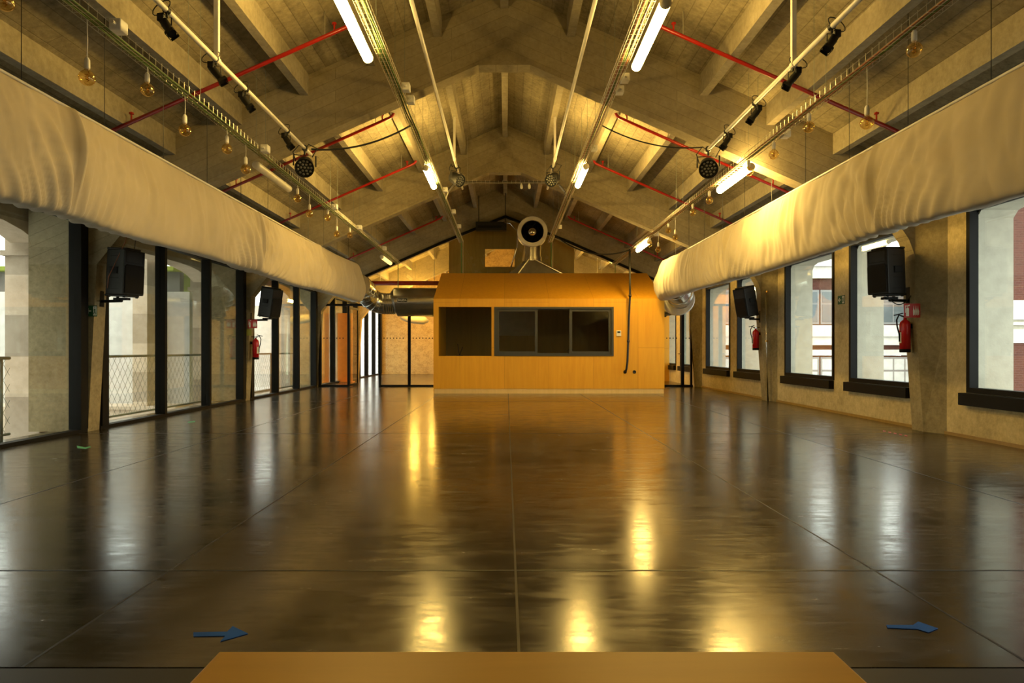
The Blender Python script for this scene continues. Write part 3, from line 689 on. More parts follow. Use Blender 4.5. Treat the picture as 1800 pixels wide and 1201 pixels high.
mb = MB(); mb.tube([L_((4.34, 20.35, 2.5)), L_((4.75, 20.35, 2.5))], 0.33, 32); mb.build('straight_section', M['steel'], root, 'auto')
el = [L_((4.62, 20.3, 2.55)), L_((4.9, 20.2, 2.58)), L_((5.05, 19.85, 2.66)), L_((4.95, 19.4, 2.8)), L_((4.65, 18.9, 2.98)), L_((4.35, 18.4, 3.05))]
mb = MB(); mb.tube(el, 0.36, 28)
for k in range(0, 9):
    u = k/8*(len(el)-1); i0 = min(int(u), len(el)-2); pt = el[i0].lerp(el[i0+1], u-i0); ring(mb, pt, el[i0+1]-el[i0], 0.358, 0.03, 0.014)
mb.build('elbow', M['steel'], root, 'auto')
mb = MB(); mb.tube([L_((4.98, 19.72, 2.62)), L_((4.95, 19.66, 2.64))], 0.46, 32); mb.build('flange', M['rimsteel'], root, 'auto')

root = empty('exhaust_fan', (0.81, 21.5, 3.56)); tag(root, 'round silver fan outlet with a domed hub standing on the booth roof', 'fan')
hd = MB(); hd.add([(-0.75, -0.32, 0), (0.95, -0.32, 0), (0.95, 0.32, 0), (-0.75, 0.32, 0), (-0.22, -0.22, 0.42), (0.22, -0.22, 0.42), (0.22, 0.22, 0.42), (-0.22, 0.22, 0.42)],
       [(3, 2, 1, 0), (4, 5, 6, 7), (0, 1, 5, 4), (1, 2, 6, 5), (2, 3, 7, 6), (3, 0, 4, 7)]); hd.build('hood', M['hoodsteel'], root)
ed = MB()
ed.tube([(-0.10, -0.3, 0.47), (-0.45, -0.335, 0.0)], 0.022, 6); ed.tube([(0.02, -0.3, 0.47), (0.93, -0.335, 0.0)], 0.022, 6); ed.build('strut', M['steel'], root)
nk = MB(); nk.lathe([(0.31, 0.42), (0.31, 0.55), (0.28, 0.56), (0.28, 0.95)], 28); nk.build('neck', M['steel'], root, 'auto')
A = T(0, -0.30, 1.31) @ RX(PI/2)
MB().lathe([(0.36, -0.75), (0.47, -0.35), (0.47, 0.05), (0.46, 0.065), (0.355, 0.065), (0.345, 0.0), (0.345, -0.6), (0.0, -0.6)], 40, A).build('casing', M['rimsteel'], root, 'auto')
MB().lathe([(0.343, -0.58), (0.343, 0.0), (0.338, 0.0), (0.338, -0.57), (0.0, -0.57)], 40, A).build('lining', M['black'], root, 'auto')
MB().lathe([(0.165, -0.55), (0.165, -0.12), (0.15, -0.05), (0.11, 0.0), (0.06, 0.025), (0.0, 0.035)], 24, A).build('hub', M['steel'], root, True)
bl = MB()
for k in range(6): bl.box(-0.012, 0.012, 0.15, 0.342, -0.38, -0.22, A @ RZ(k*PI/3+0.3) @ RY(0.6))
bl.build('vane', M['black'], root)
root = empty('conduit', (P(903, 480, 21.3).x, 21.3, 3.56)); tag(root, 'thin leaning grey pipe beside the fan outlet', 'pipe')
MB().tube([(-0.15, 0, 0), (0.10, 0, 0.85), (0.12, 0.1, 1.35), (-0.1, 0.2, 1.62), (-0.3, 0.25, 1.66)], 0.022, 8).build('pipe_run', M['steel'], root, True)
root = empty('air_unit', (-0.48, 21.8, 5.0)); tag(root, 'flat black box hung under the roof ridge beside the fan', 'air unit')
MB().box(-0.49, 0.49, -0.14, 0.14, 0, 0.27).build('case', M['blackplastic'], root, bevel=0.01)
MB().box(-0.43, 0.33, -0.15, -0.14, 0.06, 0.14).build('slot', M['black'], root)
for x in (-0.4, 0.45): MB().tube([(x, 0, 0.27), (x, 0, slab(-0.48+x)-5.0)], 0.012, 6).build('hanger', M['black'], root)

# ------------------------------------------------------------------ long fabric ducts
def fabric_duct(sx, yend, seams, label, railtxt):
    root = empty('fabric_duct', (sx*4.12, 8.0, 2.4)); tag(root, label, 'duct', 'long canvas ducts')
    y0 = -1.6; nu = 1000; nv = 48; vs = []; fs = []; Lr = yend-y0
    for i in range(nu+1):
        u = i/nu; y = y0+Lr*(1-(1-u)**1.25) if False else y0+Lr*u
        e = max(0.0, (y-(yend-0.9))/0.9); endk = math.sqrt(max(0.0004, 1-e**2.2))
        ds = min(abs(y-s_) for s_ in seams); seam = math.exp(-(ds/0.45)**2); near = math.exp(-(ds/0.035)**2)
        fat = 0.115+0.075*max(0, (y-11)/8.0)
        zt = 3.45+0.14*max(0, (y-13)/6.5)**2; zb = 2.44+0.02*math.sin(y*0.9+sx)+0.05*seam*0.5+0.06*max(0, (y-8)/11)
        zt -= 0.30*e**2.2; zb += 0.20*e**2.5
        zc = (zt+zb)/2; hh = (zt-zb)/2*max(endk, 0.12)
        for j in range(nv):
            a = 2*PI*j/nv; ca, sa = math.cos(a), math.sin(a)
            pz = math.copysign(abs(sa)**0.8, sa); px_ = math.copysign(abs(ca)**0.45, ca)
            lowfat = 1.0-0.45*max(0, pz)
            x = px_*fat*lowfat*max(endk, 0.12); z = zc+hh*pz
            t = (1-pz)/2                                    # 0 top .. 1 bottom
            far = min(1.0, max(0.25, (y-4)/10))
            wr_ = noise.noise(Vector((y*7.0 + 0.9*noise.noise(Vector((y*1.5, z*2.5, 2.0))) + z*0.8*noise.noise(Vector((y*0.7, 3.0, sx))), z*0.9, sx*9.0)))
            gate = 0.5+0.5*noise.noise(Vector((y*0.55, 8.0, sx*2.0)))
            nz = noise.noise(Vector((y*0.8, z*0.9, sx*3.0)))*0.07 + noise.noise(Vector((y*2.6, z*2.0, sx*7.0)))*0.03
            nz += wr_*0.055*(0.25+gate)*(0.6+0.6*far)*math.exp(-((t-0.35)/0.5)**2)
            dsg = min((y-s_ for s_ in seams), key=abs)
            # creases that gather at the seams near the lower edge and fan upwards
            fan = dsg*(1.2+1.6*t)
            nz += 0.05*math.exp(-(dsg/0.9)**2)*math.sin(11*abs(fan)+5.0*(t-0.5)+2*noise.noise(Vector((y*2, z*2, 6.0))))*(0.3+0.7*t)
            nz -= 0.07*near+0.02*seam
            k = abs(px_)**0.5
            vs.append((-sx*(x*1.0) + (-sx)*math.copysign(nz*k, x), y-8.0, z-2.4 + (nz*0.25 if t > 0.9 else 0)))
    for i in range(nu):
        for j in range(nv): fs.append((i*nv+j, i*nv+(j+1) % nv, (i+1)*nv+(j+1) % nv, (i+1)*nv+j))
    fs.append(tuple(range(nv))); fs.append(tuple(nu*nv+j for j in range(nv)))
    mb = MB(); mb.add(vs, fs); mb.build('fabric_sleeve', M['fabric'], root, True)
    rl = MB(); rl.tube([(0, y0-8.0, 1.07), (0, yend-8.0-0.9, 1.09)], 0.016, 6); rl.build('rail', M['whitepipe'], root, True)
    y = 1.0
    while y < yend-1:
        MB().tube([(0, y-8, 1.07), (0, y-8, slab(4.12)-2.4)], 0.004, 4).build('suspension_wire', M['cable'], root); y += 1.2
    return root
fabric_duct(-1, 19.45, [-1, 6.35, 11.15, 14.6], 'cream canvas ventilation duct hanging in front of the glass wall', '')
fabric_duct(1, 18.55, [0.5, 7.45, 12.4], 'cream canvas ventilation duct hanging in front of the concrete window wall', '')

# ------------------------------------------------------------------ cable trays
def make_tray(x, z, y0, y1, label, boxes, cabs, width=0.13):
    root = empty('cable_tray', (x, (y0+y1)/2, z)); tag(root, label, 'cable tray', 'wire cable trays'); h = (y1-y0)/2
    m = MB(); w2 = width/2
    for (dx, dz) in ((-w2, 0.06), (-w2, 0.0), (-w2*0.33, 0), (w2*0.33, 0), (w2, 0.0), (w2, 0.06)):
        m.tube([(dx, -h, dz), (dx, h, dz)], 0.0032, 4)
    y = -h+0.02
    while y < h:
        m.tube([(-w2, y, 0.075), (-w2, y, -0.004), (w2, y, -0.004), (w2, y, 0.075)], 0.003, 4); y += 0.115
    m.build('wire_basket', M['zinc'], root)
    for k, (cm, dx) in enumerate(cabs):
        pts = []; n = int((y1-y0)/0.35)
        for i in range(n+1):
            y = -h+2*h*i/n; pts.append((dx+0.018*noise.noise(Vector((y*1.7, k*3.1, x))), y, 0.012+0.008*(k % 2)+0.012*abs(noise.noise(Vector((y, k*2.0, 4))))))
        MB().tube(pts, 0.010, 6).build('cable', M[cm], root, True)
    for (yb, side) in boxes:
        jb = MB(); dx = side*(w2+0.05); jb.box(dx-0.05, dx+0.05, yb-(y0+y1)/2-0.06, yb-(y0+y1)/2+0.06, -0.01, 0.09)
        j = jb.build('junction_box', M['white'], root, bevel=0.01)
        gl = MB(); gl.tube([(dx, yb-(y0+y1)/2-0.10, 0.04), (dx, yb-(y0+y1)/2-0.06, 0.04)], 0.016, 8); gl.tube([(dx, yb-(y0+y1)/2+0.10, 0.04), (dx, yb-(y0+y1)/2+0.06, 0.04)], 0.016, 8); gl.build('gland', M['white'], j)
    y = y0+0.6
    while y < y1:
        for dw in (-w2, w2): MB().tube([(dw, y-(y0+y1)/2, 0.0), (dw, y-(y0+y1)/2, slab(x+dw)-z)], 0.0022, 4).build('hanger', M['railing'], root)
        y += 2.0
    return root
ZI, ZO = 4.58, 3.88
make_tray(-1.42, ZI, 0.5, 21.6, 'wire cable tray with green cables on the glass-wall side of the ridge', [(8.9, 1), (9.35, 1), (14.6, 1), (16.9, 1), (18.9, 1)], [('greencable', -0.03), ('greencable', 0.0), ('greencable', 0.035), ('cable', 0.02)])
make_tray(1.38, ZI, 0.5, 21.6, 'wire cable tray with brown cables on the window-wall side of the ridge', [(8.6, 1), (9.0, 1), (11.6, 1), (19.0, 1)], [('browncable', -0.03), ('greencable', 0.0), ('browncable', 0.03)])
make_tray(-3.38, ZO, 0.8, 21.3, 'wire cable tray carrying globe bulbs along the glass-wall side', [(5.75, 1), (9.25, 1), (13.0, 1), (15.2, 1), (18.3, 1)], [('greencable', -0.04), ('greencable', 0.03), ('greencable', 0.0)])
make_tray(3.40, ZO, 0.8, 21.3, 'wire cable tray carrying globe bulbs along the window-wall side', [(4.6, 1), (8.6, 1), (16.0, 1)], [('browncable', -0.03), ('browncable', 0.03), ('greencable', 0.0)])
# drops at the partition
for x, lb in ((-1.42, 'thin green cable drop from the tray end to the booth roof, beside the olive screen'), (1.42, 'thin green cable drop beside the fan, from the tray end to the booth roof')):
    root = empty('cable_drop', (x, 21.62, 3.57)); tag(root, lb, 'cable', 'cable drops at the partition')
    MB().tube([(0, 0, 0), (0, 0, 0.98), (0, -0.05, 1.02)], 0.02, 6).build('cable', M['greencable'], root, True)
    MB().tube([(0.05, 0, 0), (0.05, 0, 1.02)], 0.008, 6).build('wire', M['zinc'], root)
for x, lb in ((-3.38, 'thin cable drop over the silver duct from the tray end'), (3.4, 'thin cable drop near the fabric duct end by the window wall')):
    root = empty('cable_drop', (x, 21.32, 2.95)); tag(root, lb, 'cable', 'cable drops at the partition')
    MB().tube([(0, 0, 0.09), (0, 0, 0.94)], 0.012, 6).build('cable', M['greencable'], root, True)
# tray bridging the two inner trays at the second frame
root = empty('cable_tray', (0, 15.75, 5.05)); tag(root, 'short level cable tray crossing under the second roof frame', 'cable tray', 'wire cable trays')
m = MB(); path = [(-1.42, 0, -0.42), (-1.34, 0, -0.2), (-1.22, 0, -0.05), (-1.0, 0, 0.0), (1.0, 0, 0.0), (1.22, 0, -0.05), (1.34, 0, -0.2), (1.42, 0, -0.42)]
for dy in (-0.05, 0.05): m.tube([(p[0], dy, p[2]) for p in path], 0.006, 5)
x = -0.98
while x < 1.0: m.tube([(x, -0.06, 0.05), (x, -0.05, 0), (x, 0.05, 0), (x, 0.06, 0.05)], 0.004, 4); x += 0.1
m.build('wire_basket', M['zinc'], root)
MB().tube([(p[0], 0, p[2]+0.02) for p in path], 0.016, 6).build('cable', M['cable'], root, True)
for x in (-0.9, 0.9): MB().tube([(x, 0, 0), (x, 0, slab(x)-5.05)], 0.004, 4).build('hanger', M['zinc'], root)
for x in (0.35, 0.53):
    MB().lathe([(0.012, 0.0), (0.03, -0.05), (0.03, -0.12), (0.0, -0.14)], 10, T(x, 0, -0.005)).build('lamp_holder', M['white'], root, True)

# ------------------------------------------------------------------ tube lights
make_fixture('tube_light', (-1.57, 7.02, ZI-0.10), 'neardimtube', 1.55, 'lit tube light on the inner tray nearest the table, glass-wall side')
make_fixture('tube_light', (1.52, 7.25, ZI-0.10), 'neardimtube', 1.55, 'lit tube light on the inner tray nearest the table, window-wall side')
make_fixture('tube_light', (-1.47, 13.15, ZI-0.10), 'tube', 1.5, 'lit tube light in the middle bay, on the green-cabled inner tray')
make_fixture('tube_light', (1.44, 13.05, ZI-0.10), 'tube', 1.5, 'lit tube light in the middle bay, on the brown-cabled inner tray')
make_fixture('tube_light', (-3.53, 10.35, ZO-0.1), 'diffoff', 1.5, 'unlit tube light beside the bulbs along the glass-wall tray')
make_fixture('tube_light', (3.49, 10.45, ZO-0.1), 'tube', 1.5, 'bright tube light among the globe bulbs by the window wall')
make_fixture('tube_light', (3.45, 17.2, ZO-0.1), 'tube', 1.5, 'lit tube light at the far end of the window-wall bulb tray')
make_fixture('tube_light', (-3.50, 19.9, ZO-0.1), 'dimtube', 1.5, 'dim tube light at the partition end of the glass-wall tray')

# ------------------------------------------------------------------ globe bulbs
def make_bulb(r, drop):
    root = empty('globe_bulb', (0, 0, 0))
    MB().tube([(0, 0, 0), (0.004, 0, -drop*0.5), (0, 0, -drop)], 0.005, 6).build('cord', M['white'], root, True)
    MB().lathe([(0.012, 0.02), (0.022, 0.0), (0.023, -0.06), (0.02, -0.075), (0.0, -0.075)], 12, T(0, 0, -drop)).build('lamp_holder', M['white'], root, True)
    zc = -drop-0.075-r*1.12; prof = [(0.018, -drop-0.07)]
    for k in range(2, 15):
        a = PI*k/14.0; prof.append((max(r*math.sin(a), 0.0), zc+r*math.cos(a)))
    prof[-1] = (0.0, zc-r)
    g = MB().lathe(prof, 20).build('globe', M['amber'], root, True)
    fl = MB()
    pts = [(0.25*r*math.cos(k*1.9), 0.25*r*math.sin(k*1.9), zc+r*0.55-k*r*0.085) for k in range(12)]
    fl.tube([(0, 0, -drop-0.07)]+pts, 0.003, 5); fl.build('filament', M['filament'], g)
    return root
bl_left = [(8, 3, 16), (153, 137, 14), (259, 158, 12.5), (325, 229, 10.5), (399, 262, 9.5), (432, 298, 9), (523, 349, 7), (544, 376, 6), (576, 383, 6), (592, 412, 5), (615, 414, 5)]
bl_right = [(1607, 80, 16), (1524, 216, 13.5), (1422, 214, 11), (1360, 272, 9), (1316, 292, 10), (1247, 344, 8), (1218, 367, 7), (1175, 402, 5), (1187, 418, 5), (1157, 439, 6), (1142, 422, 6)]
for lst, xt, nm in ((bl_left, -3.40, 'glass-wall'), (bl_right, 3.42, 'window-wall')):
    for k, (x, y, rp_) in enumerate(lst):
        Y = 1200*xt/(x-890); z = 1.2+(615-y)*Y/1200
        rr_ = 0.0625; drop = max(0.02, ZO-(z+rr_*1.12+0.075))
        if k == 0 or abs(drop) > 0: bo = make_bulb(rr_, drop)
        bo.location = (xt, Y, ZO)
        o_ = ['nearest the table', 'second from the table', 'third from the table', 'fourth from the table', 'fifth from the table', 'sixth from the table', 'fifth from the booth end', 'fourth from the booth end', 'third from the booth end', 'second from the booth end', 'nearest the booth'][k]
        tag(bo, 'clear amber globe bulb hanging from the %s tray, %s' % (nm, o_), 'light bulb', 'globe bulbs on the %s tray' % nm)

# ------------------------------------------------------------------ white lighting bars
def make_bar(x, z, y0, y1, label, posts):
    root = empty('lighting_bar', (x, (y0+y1)/2, z)); tag(root, label, 'lighting bar', 'white lighting bars'); h = (y1-y0)/2
    MB().tube([(0, -h, 0), (0, h, 0)], 0.025, 12).build('pipe_run', M['whitepipe'], root, True)
    for yp in posts:
        d = yp-(y0+y1)/2; ps = MB(); ps.box(-0.022, 0.022, d-0.022, d+0.022, 0.02, (slab(abs(x)+0.03)-z-0.004 if abs(x) > 2 else 5.775-z)); ps.build('post', M['whitepipe'], root)
        cl = MB(); cl.tube([(0, d-0.03, 0), (0, d+0.03, 0)], 0.034, 12); cl.build('clamp', M['whitepipe'], root)
    return root
ZB1, ZB2 = 4.02, 4.95
make_bar(-2.82, ZB1, 1.2, 9.85, 'white lighting bar with small black spotlights, glass-wall side', [6.65, 2.4])
make_bar(2.84, ZB1, 1.2, 9.72, 'white lighting bar with small black spotlights, window-wall side', [6.75, 2.4])
make_bar(-1.02, ZB2, 1.2, 15.9, 'long white lighting bar under the ridge, glass-wall side', [13.4, 7.2, 2.4])
make_bar(0.955, ZB2, 1.2, 15.9, 'long white lighting bar under the ridge, window-wall side', [13.4, 7.2, 2.4])

def make_spot(side):
    root = empty('spotlight', (0, 0, 0))
    MB().tube([(0, -0.025, 0), (0, 0.025, 0)], 0.036, 12).build('clamp', M['blackplastic'], root)
    y = MB(); y.tube([(0, 0, -0.03), (0, 0, -0.07)], 0.012, 8); y.tube([(-0.055, 0, -0.16), (-0.055, 0, -0.08), (0.055, 0, -0.08), (0.055, 0, -0.16)], 0.007, 6); y.build('yoke', M['blackplastic'], root)
    A_ = T(0, 0, -0.16) @ RX(math.radians(-18)) @ RY(math.radians(38)*side)
    bd = MB(); bd.lathe([(0.03, 0.11), (0.042, 0.10), (0.045, 0.0), (0.042, -0.02), (0.040, -0.11), (0.047, -0.115), (0.047, -0.135), (0.04, -0.135)], 16, A_)
    for k in range(4): bd.box(-0.045, 0.045, 0.047, 0.052, -0.16, -0.12, A_ @ RZ(k*PI/2))
    bd.build('body', M['blackplastic'], root, 'auto')
    MB().lathe([(0.038, -0.128), (0.0, -0.128)], 14, A_).build('lens', M['extglass'], root)
    bx_ = MB(); bx_.box(0.06*side-0.035, 0.06*side+0.035, -0.03, 0.05, -0.11, -0.03); bx_.build('ballast_box', M['blackplastic'], root, bevel=0.008)
    cb = MB(); pts = [(0.06*side+0.085*side*math.sin(a)*1.2, 0.0, -0.03+0.06*(1-math.cos(a))-0.04*math.sin(a)) for a in [k*2*PI/14 for k in range(15)]]
    cb.tube(pts, 0.006, 6); cb.build('cable', M['cable'], root, True)
    return root
spots = {}
for side, bxx, pts, nm in ((-1, -2.82, [(285, 35), (372, 115), (424, 165), (497, 235)], 'glass-wall'), (1, 2.84, [(1470, 40), (1402, 108), (1335, 173), (1285, 222)], 'window-wall')):
    pr = None
    for k, (x, y) in enumerate(pts):
        Y = 1200*bxx/(x-890+(-8*side))
        if pr is None: pr = o = make_spot(side)
        else: o = copy_tree(pr)
        o.location = (bxx, Y, ZB1); o.scale = (0.82, 0.82, 0.82); o.rotation_euler = (0, 0, [0.2, -0.15, 0.1, 0.3][k]*side)
        tag(o, 'small black spotlight on the %s bar, %s' % (nm, ['nearest the table', 'second from the table', 'third from the table', 'fourth from the table, next to the round lamp'][k]), 'spotlight', 'small spotlights on the %s bar' % nm)
def make_par():
    root = empty('stage_light', (0, 0, 0))
    MB().tube([(0, -0.03, 0), (0, 0.03, 0)], 0.04, 12).build('clamp', M['blackplastic'], root)
    y = MB(); y.tube([(0, 0, -0.03), (0, 0, -0.09)], 0.014, 8); y.tube([(-0.15, 0, -0.25), (-0.15, 0, -0.10), (0.15, 0, -0.10), (0.15, 0, -0.25)], 0.011, 6); y.build('yoke', M['blackplastic'], root)
    A_ = T(0, 0, -0.25) @ RX(math.radians(-62))
    hs = MB(); hs.lathe([(0.05, 0.15), (0.10, 0.14), (0.115, 0.10), (0.12, -0.08), (0.132, -0.09), (0.132, -0.125), (0.122, -0.125), (0.12, -0.10), (0.0, -0.10)], 24, A_); hs.build('housing', M['blackplastic'], root, 'auto')
    ln = MB()
    for (rad, n) in ((0.0, 1), (0.048, 6), (0.092, 11)):
        for k in range(n):
            a = 2*PI*k/n; ln.lathe([(0.019, 0), (0.014, -0.007), (0.0, -0.010)], 10, A_ @ T(rad*math.cos(a), rad*math.sin(a), -0.101))
    ln.build('lens_array', M['lensglass'], root, True)
    cb = MB(); cb.tube([(0.1, 0, -0.12), (0.17, 0.05, 0.02), (0.05, 0.08, 0.08), (0, 0.12, 0.02), (-0.08, 0.08, 0.06), (-0.16, 0.05, -0.05), (-0.12, 0.05, -0.18)], 0.008, 6); cb.build('cable', M['cable'], root, True)
    return root
p0 = make_par()
for k, (x, y, z, rz, lb) in enumerate([(-2.82, 9.55, ZB1, 0.25, 'round black stage light of many lenses at the bar end, glass-wall side'), (2.84, 9.6, ZB1, -0.25, 'round black stage light of many lenses at the bar end, window-wall side'),
        (-1.02, 14.0, ZB2, 0.9, 'black stage light on the ridge bar, turned to show its side'), (0.955, 14.0, ZB2, -0.5, 'black stage light on the ridge bar, lenses facing the table')]):
    o = p0 if k == 0 else copy_tree(p0)
    o.location = (x, y, z); o.rotation_euler = (0, 0, rz); tag(o, lb, 'stage light', 'round stage lights')

# ------------------------------------------------------------------ red sprinkler pipes
sp_txt = {8.65: 'in the bay nearest the table', 12.0: 'in the near half of the middle bay', 15.0: 'in the far half of the middle bay', 18.2: 'just past the second roof frame', 21.2: 'in front of the glass partition'}
for Y, tx in sp_txt.items():
    for s in (-1, 1):
        xa, xb = RC+s*1.95, RC+s*5.5
        zf = lambda x: 6.22-0.443*abs(x-RC)-0.045
        root = empty('sprinkler_pipe', ((xa+xb)/2, Y, zf((xa+xb)/2))); q = Vector(root.location)
        tag(root, 'red sprinkler pipe following the %s slope %s' % ('glass-wall' if s < 0 else 'window-wall', tx), 'pipe', 'red sprinkler pipes')
        L_ = lambda p: Vector(p)-q
        MB().tube([L_((xa+s*0.0, Y, zf(xa)+0.06)), L_((xa+s*0.02, Y, zf(xa)+0.01)), L_((xa+s*0.06, Y, zf(xa+s*0.06))), L_((xb, Y, zf(xb)))], 0.026, 10).build('pipe_run', M['redpipe'], root, True)
        for x in (RC+s*2.15, RC+s*4.72):
            hd = MB(); hd.tube([L_((x, Y, zf(x))), L_((x, Y, zf(x)+0.13))], 0.012, 6); hd.tube([L_((x, Y, zf(x)+0.1)), L_((x, Y, zf(x)+0.12))], 0.03, 8); hd.build('sprinkler_head', M['redpipe'], root)
            hb = MB(); hb.tube([L_((x+s*0.12, Y, zf(x+s*0.12))), L_((x+s*0.12, Y, slab(x+s*0.12)))], 0.006, 5); hb.build('hanger', M['zinc'], root)

# ------------------------------------------------------------------ loose cables under the roof
def cable(name, pts, r, label, grp=None, m='cable'):
    b = MB(); b.tube(pts, r, 6); tag(b.build(name, M[m], None, True), label, 'cable', grp)
cable('slack_cable', sag((-1.45, 10.35, ZI+0.02), (-2.8, 9.8, ZB1+0.06), 0.12), 0.014, 'black cable swagged from the inner tray to the round stage light, glass-wall side', 'slack cables under the roof')
cable('slack_cable', sag((1.45, 10.35, ZI+0.02), (2.8, 9.7, ZB1+0.06), 0.12), 0.010, 'black cable swagged from the inner tray to the round stage light, window-wall side', 'slack cables under the roof')
cable('slack_cable', sag((1.42, 20.2, ZI+0.02), (3.36, 18.45, ZO+0.03), 0.32), 0.018, 'black cable sagging from the fan side to the cable over the booth', 'slack cables under the roof')

# ------------------------------------------------------------------ loudspeakers
def make_speaker(side):
    """front faces local +X*(-side) ... built facing +X, standing on z=0, then mirrored by angle"""
    root = empty('loudspeaker', (0, 0, 0))
    w_, d_, h_ = 0.40, 0.40, 0.71
    cab = MB(); cab.prism([(d_/2, -w_/2), (d_/2, w_/2), (-d_/2+0.06, w_/2*0.72), (-d_/2, w_/2*0.5), (-d_/2, -w_/2*0.5), (-d_/2+0.06, -w_/2*0.72)], 'z', 0.03, h_-0.03)
    cab.box(-d_/2, d_/2, -w_/2*0.6, w_/2*0.6, 0.0, 0.03); cab.box(-d_/2+.03, d_/2-0.02, -w_/2*0.7, w_/2*0.7, h_-0.03, h_)
    cab.build('cabinet', M['blackplastic'], root, bevel=0.012)
    gr = MB(); gr.prism([(-w_/2+0.02, 0.05), (w_/2-0.02, 0.05), (w_/2-0.02, h_*0.62), (w_/2-0.06, h_*0.66), (-w_/2+0.06, h_*0.66), (-w_/2+0.02, h_*0.62)], 'x', d_/2, d_/2+0.018); gr.build('grille', M['grille'], root, bevel=0.006)
    hn = MB(); hn.add([(d_/2+.004, -.16, h_*.70), (d_/2+.004, .16, h_*.70), (d_/2+.004, .16, h_*.93), (d_/2+.004, -.16, h_*.93), (d_/2-.05, -.05, h_*.78), (d_/2-.05, .05, h_*.78), (d_/2-.05, .05, h_*.86), (d_/2-.05, -.05, h_*.86)],
           [(0, 1, 5, 4), (1, 2, 6, 5), (2, 3, 7, 6), (3, 0, 4, 7), (4, 5, 6, 7)]); hn.build('horn', M['black'], root)
    for s_ in (-1, 1):
        hd = MB(); hd.box(-0.06, 0.08, s_*(w_/2*0.93)-0.012, s_*(w_/2*0.93)+0.012, h_*0.46, h_*0.60, RZ(-s_*0.0)); hd.build('handle', M['black'], root, bevel=0.008)
    rb = MB()
    for k in range(4):
        for s_ in (-1, 1): rb.box(-0.05, 0.10, s_*w_/2*0.90-0.006, s_*w_/2*0.90+0.006, 0.10+k*0.16, 0.106+k*0.16)
    rb.build('side_rib', M['black'], root)
    ft = MB()
    for (a, c) in ((.15, .12), (.15, -.12), (-.15, .08), (-.15, -.08)): ft.lathe([(0.018, -0.012), (0.022, 0.003)], 8, T(a, c, 0))
    ft.build('foot', M['black'], root)
    return root
def put_speaker(src, X, Y, z, yaw, tilt, side, colx, label, cables=True):
    o = src if src.get('label') is None else copy_tree(src)
    o.rotation_mode = 'XYZ'
    o.location = (X, Y, z)
    o.rotation_euler = (0, tilt, yaw)
    tag(o, label, 'loudspeaker', 'wall loudspeakers')
    # wall bracket
    br = empty('wall_bracket', (colx, Y+0.12, z-0.02)); s = side
    tag(br, label.replace('tilted ', '').replace('loudspeaker', 'bracket under the loudspeaker', 1), 'bracket', 'loudspeaker brackets')
    MB().box(-0.02, 0.02, -0.05, 0.05, -0.12, 0.16).build('plate', M['black'], br)
    MB().tube([(0, 0, -0.04), (s*-1*abs(X-colx)*1.0, -0.12, -0.04)], 0.022, 8).build('arm', M['black'], br)
    MB().box((-s)*abs(X-colx)-0.10, (-s)*abs(X-colx)+0.10, -0.17, -0.07, -0.03, 0.005).build('cradle', M['black'], br)
    return o
s0 = make_speaker(-1)
put_speaker(s0, -5.66, 10.05, 1.98, math.radians(-14), math.radians(3), -1, -6.04, 'black loudspeaker on the near column of the glass wall')
put_speaker(s0, -5.60, 16.0, 1.96, math.radians(-16), math.radians(9), -1, -6.04, 'black loudspeaker on the mid column of the glass wall')
put_speaker(s0, 5.64, 10.05, 1.99, math.radians(180+14), math.radians(2), 1, 6.0, 'black loudspeaker on the near column of the window wall')
put_speaker(s0, 5.70, 16.0, 1.98, math.radians(180+22), math.radians(12), 1, 6.0, 'tilted black loudspeaker on the mid column of the window wall')
for k, (x, y, z, zt) in enumerate([(-5.62, 10.0, 2.69, 3.1), (-5.60, 16.0, 2.67, 3.12)]):
    pass
cable('speaker_cable', [(-5.85, 10.0, 2.02), (-5.72, 9.82, 2.25), (-5.5, 9.85, 2.75), (-5.42, 9.9, 3.2)], 0.006, 'thin dark red cable rising past the near loudspeaker of the glass wall', 'loudspeaker cables', 'browncable')
cable('speaker_cable', [(-5.45, 10.0, 2.66), (-5.40, 9.98, 2.95), (-5.36, 9.95, 3.2)], 0.006, 'thin black safety cable above the near loudspeaker of the glass wall', 'loudspeaker cables')
cable('speaker_cable', sag((5.55, 9.95, 1.99), (6.0, 10.1, 2.02), 0.14), 0.008, 'black cable looping under the near loudspeaker of the window wall', 'loudspeaker cables')

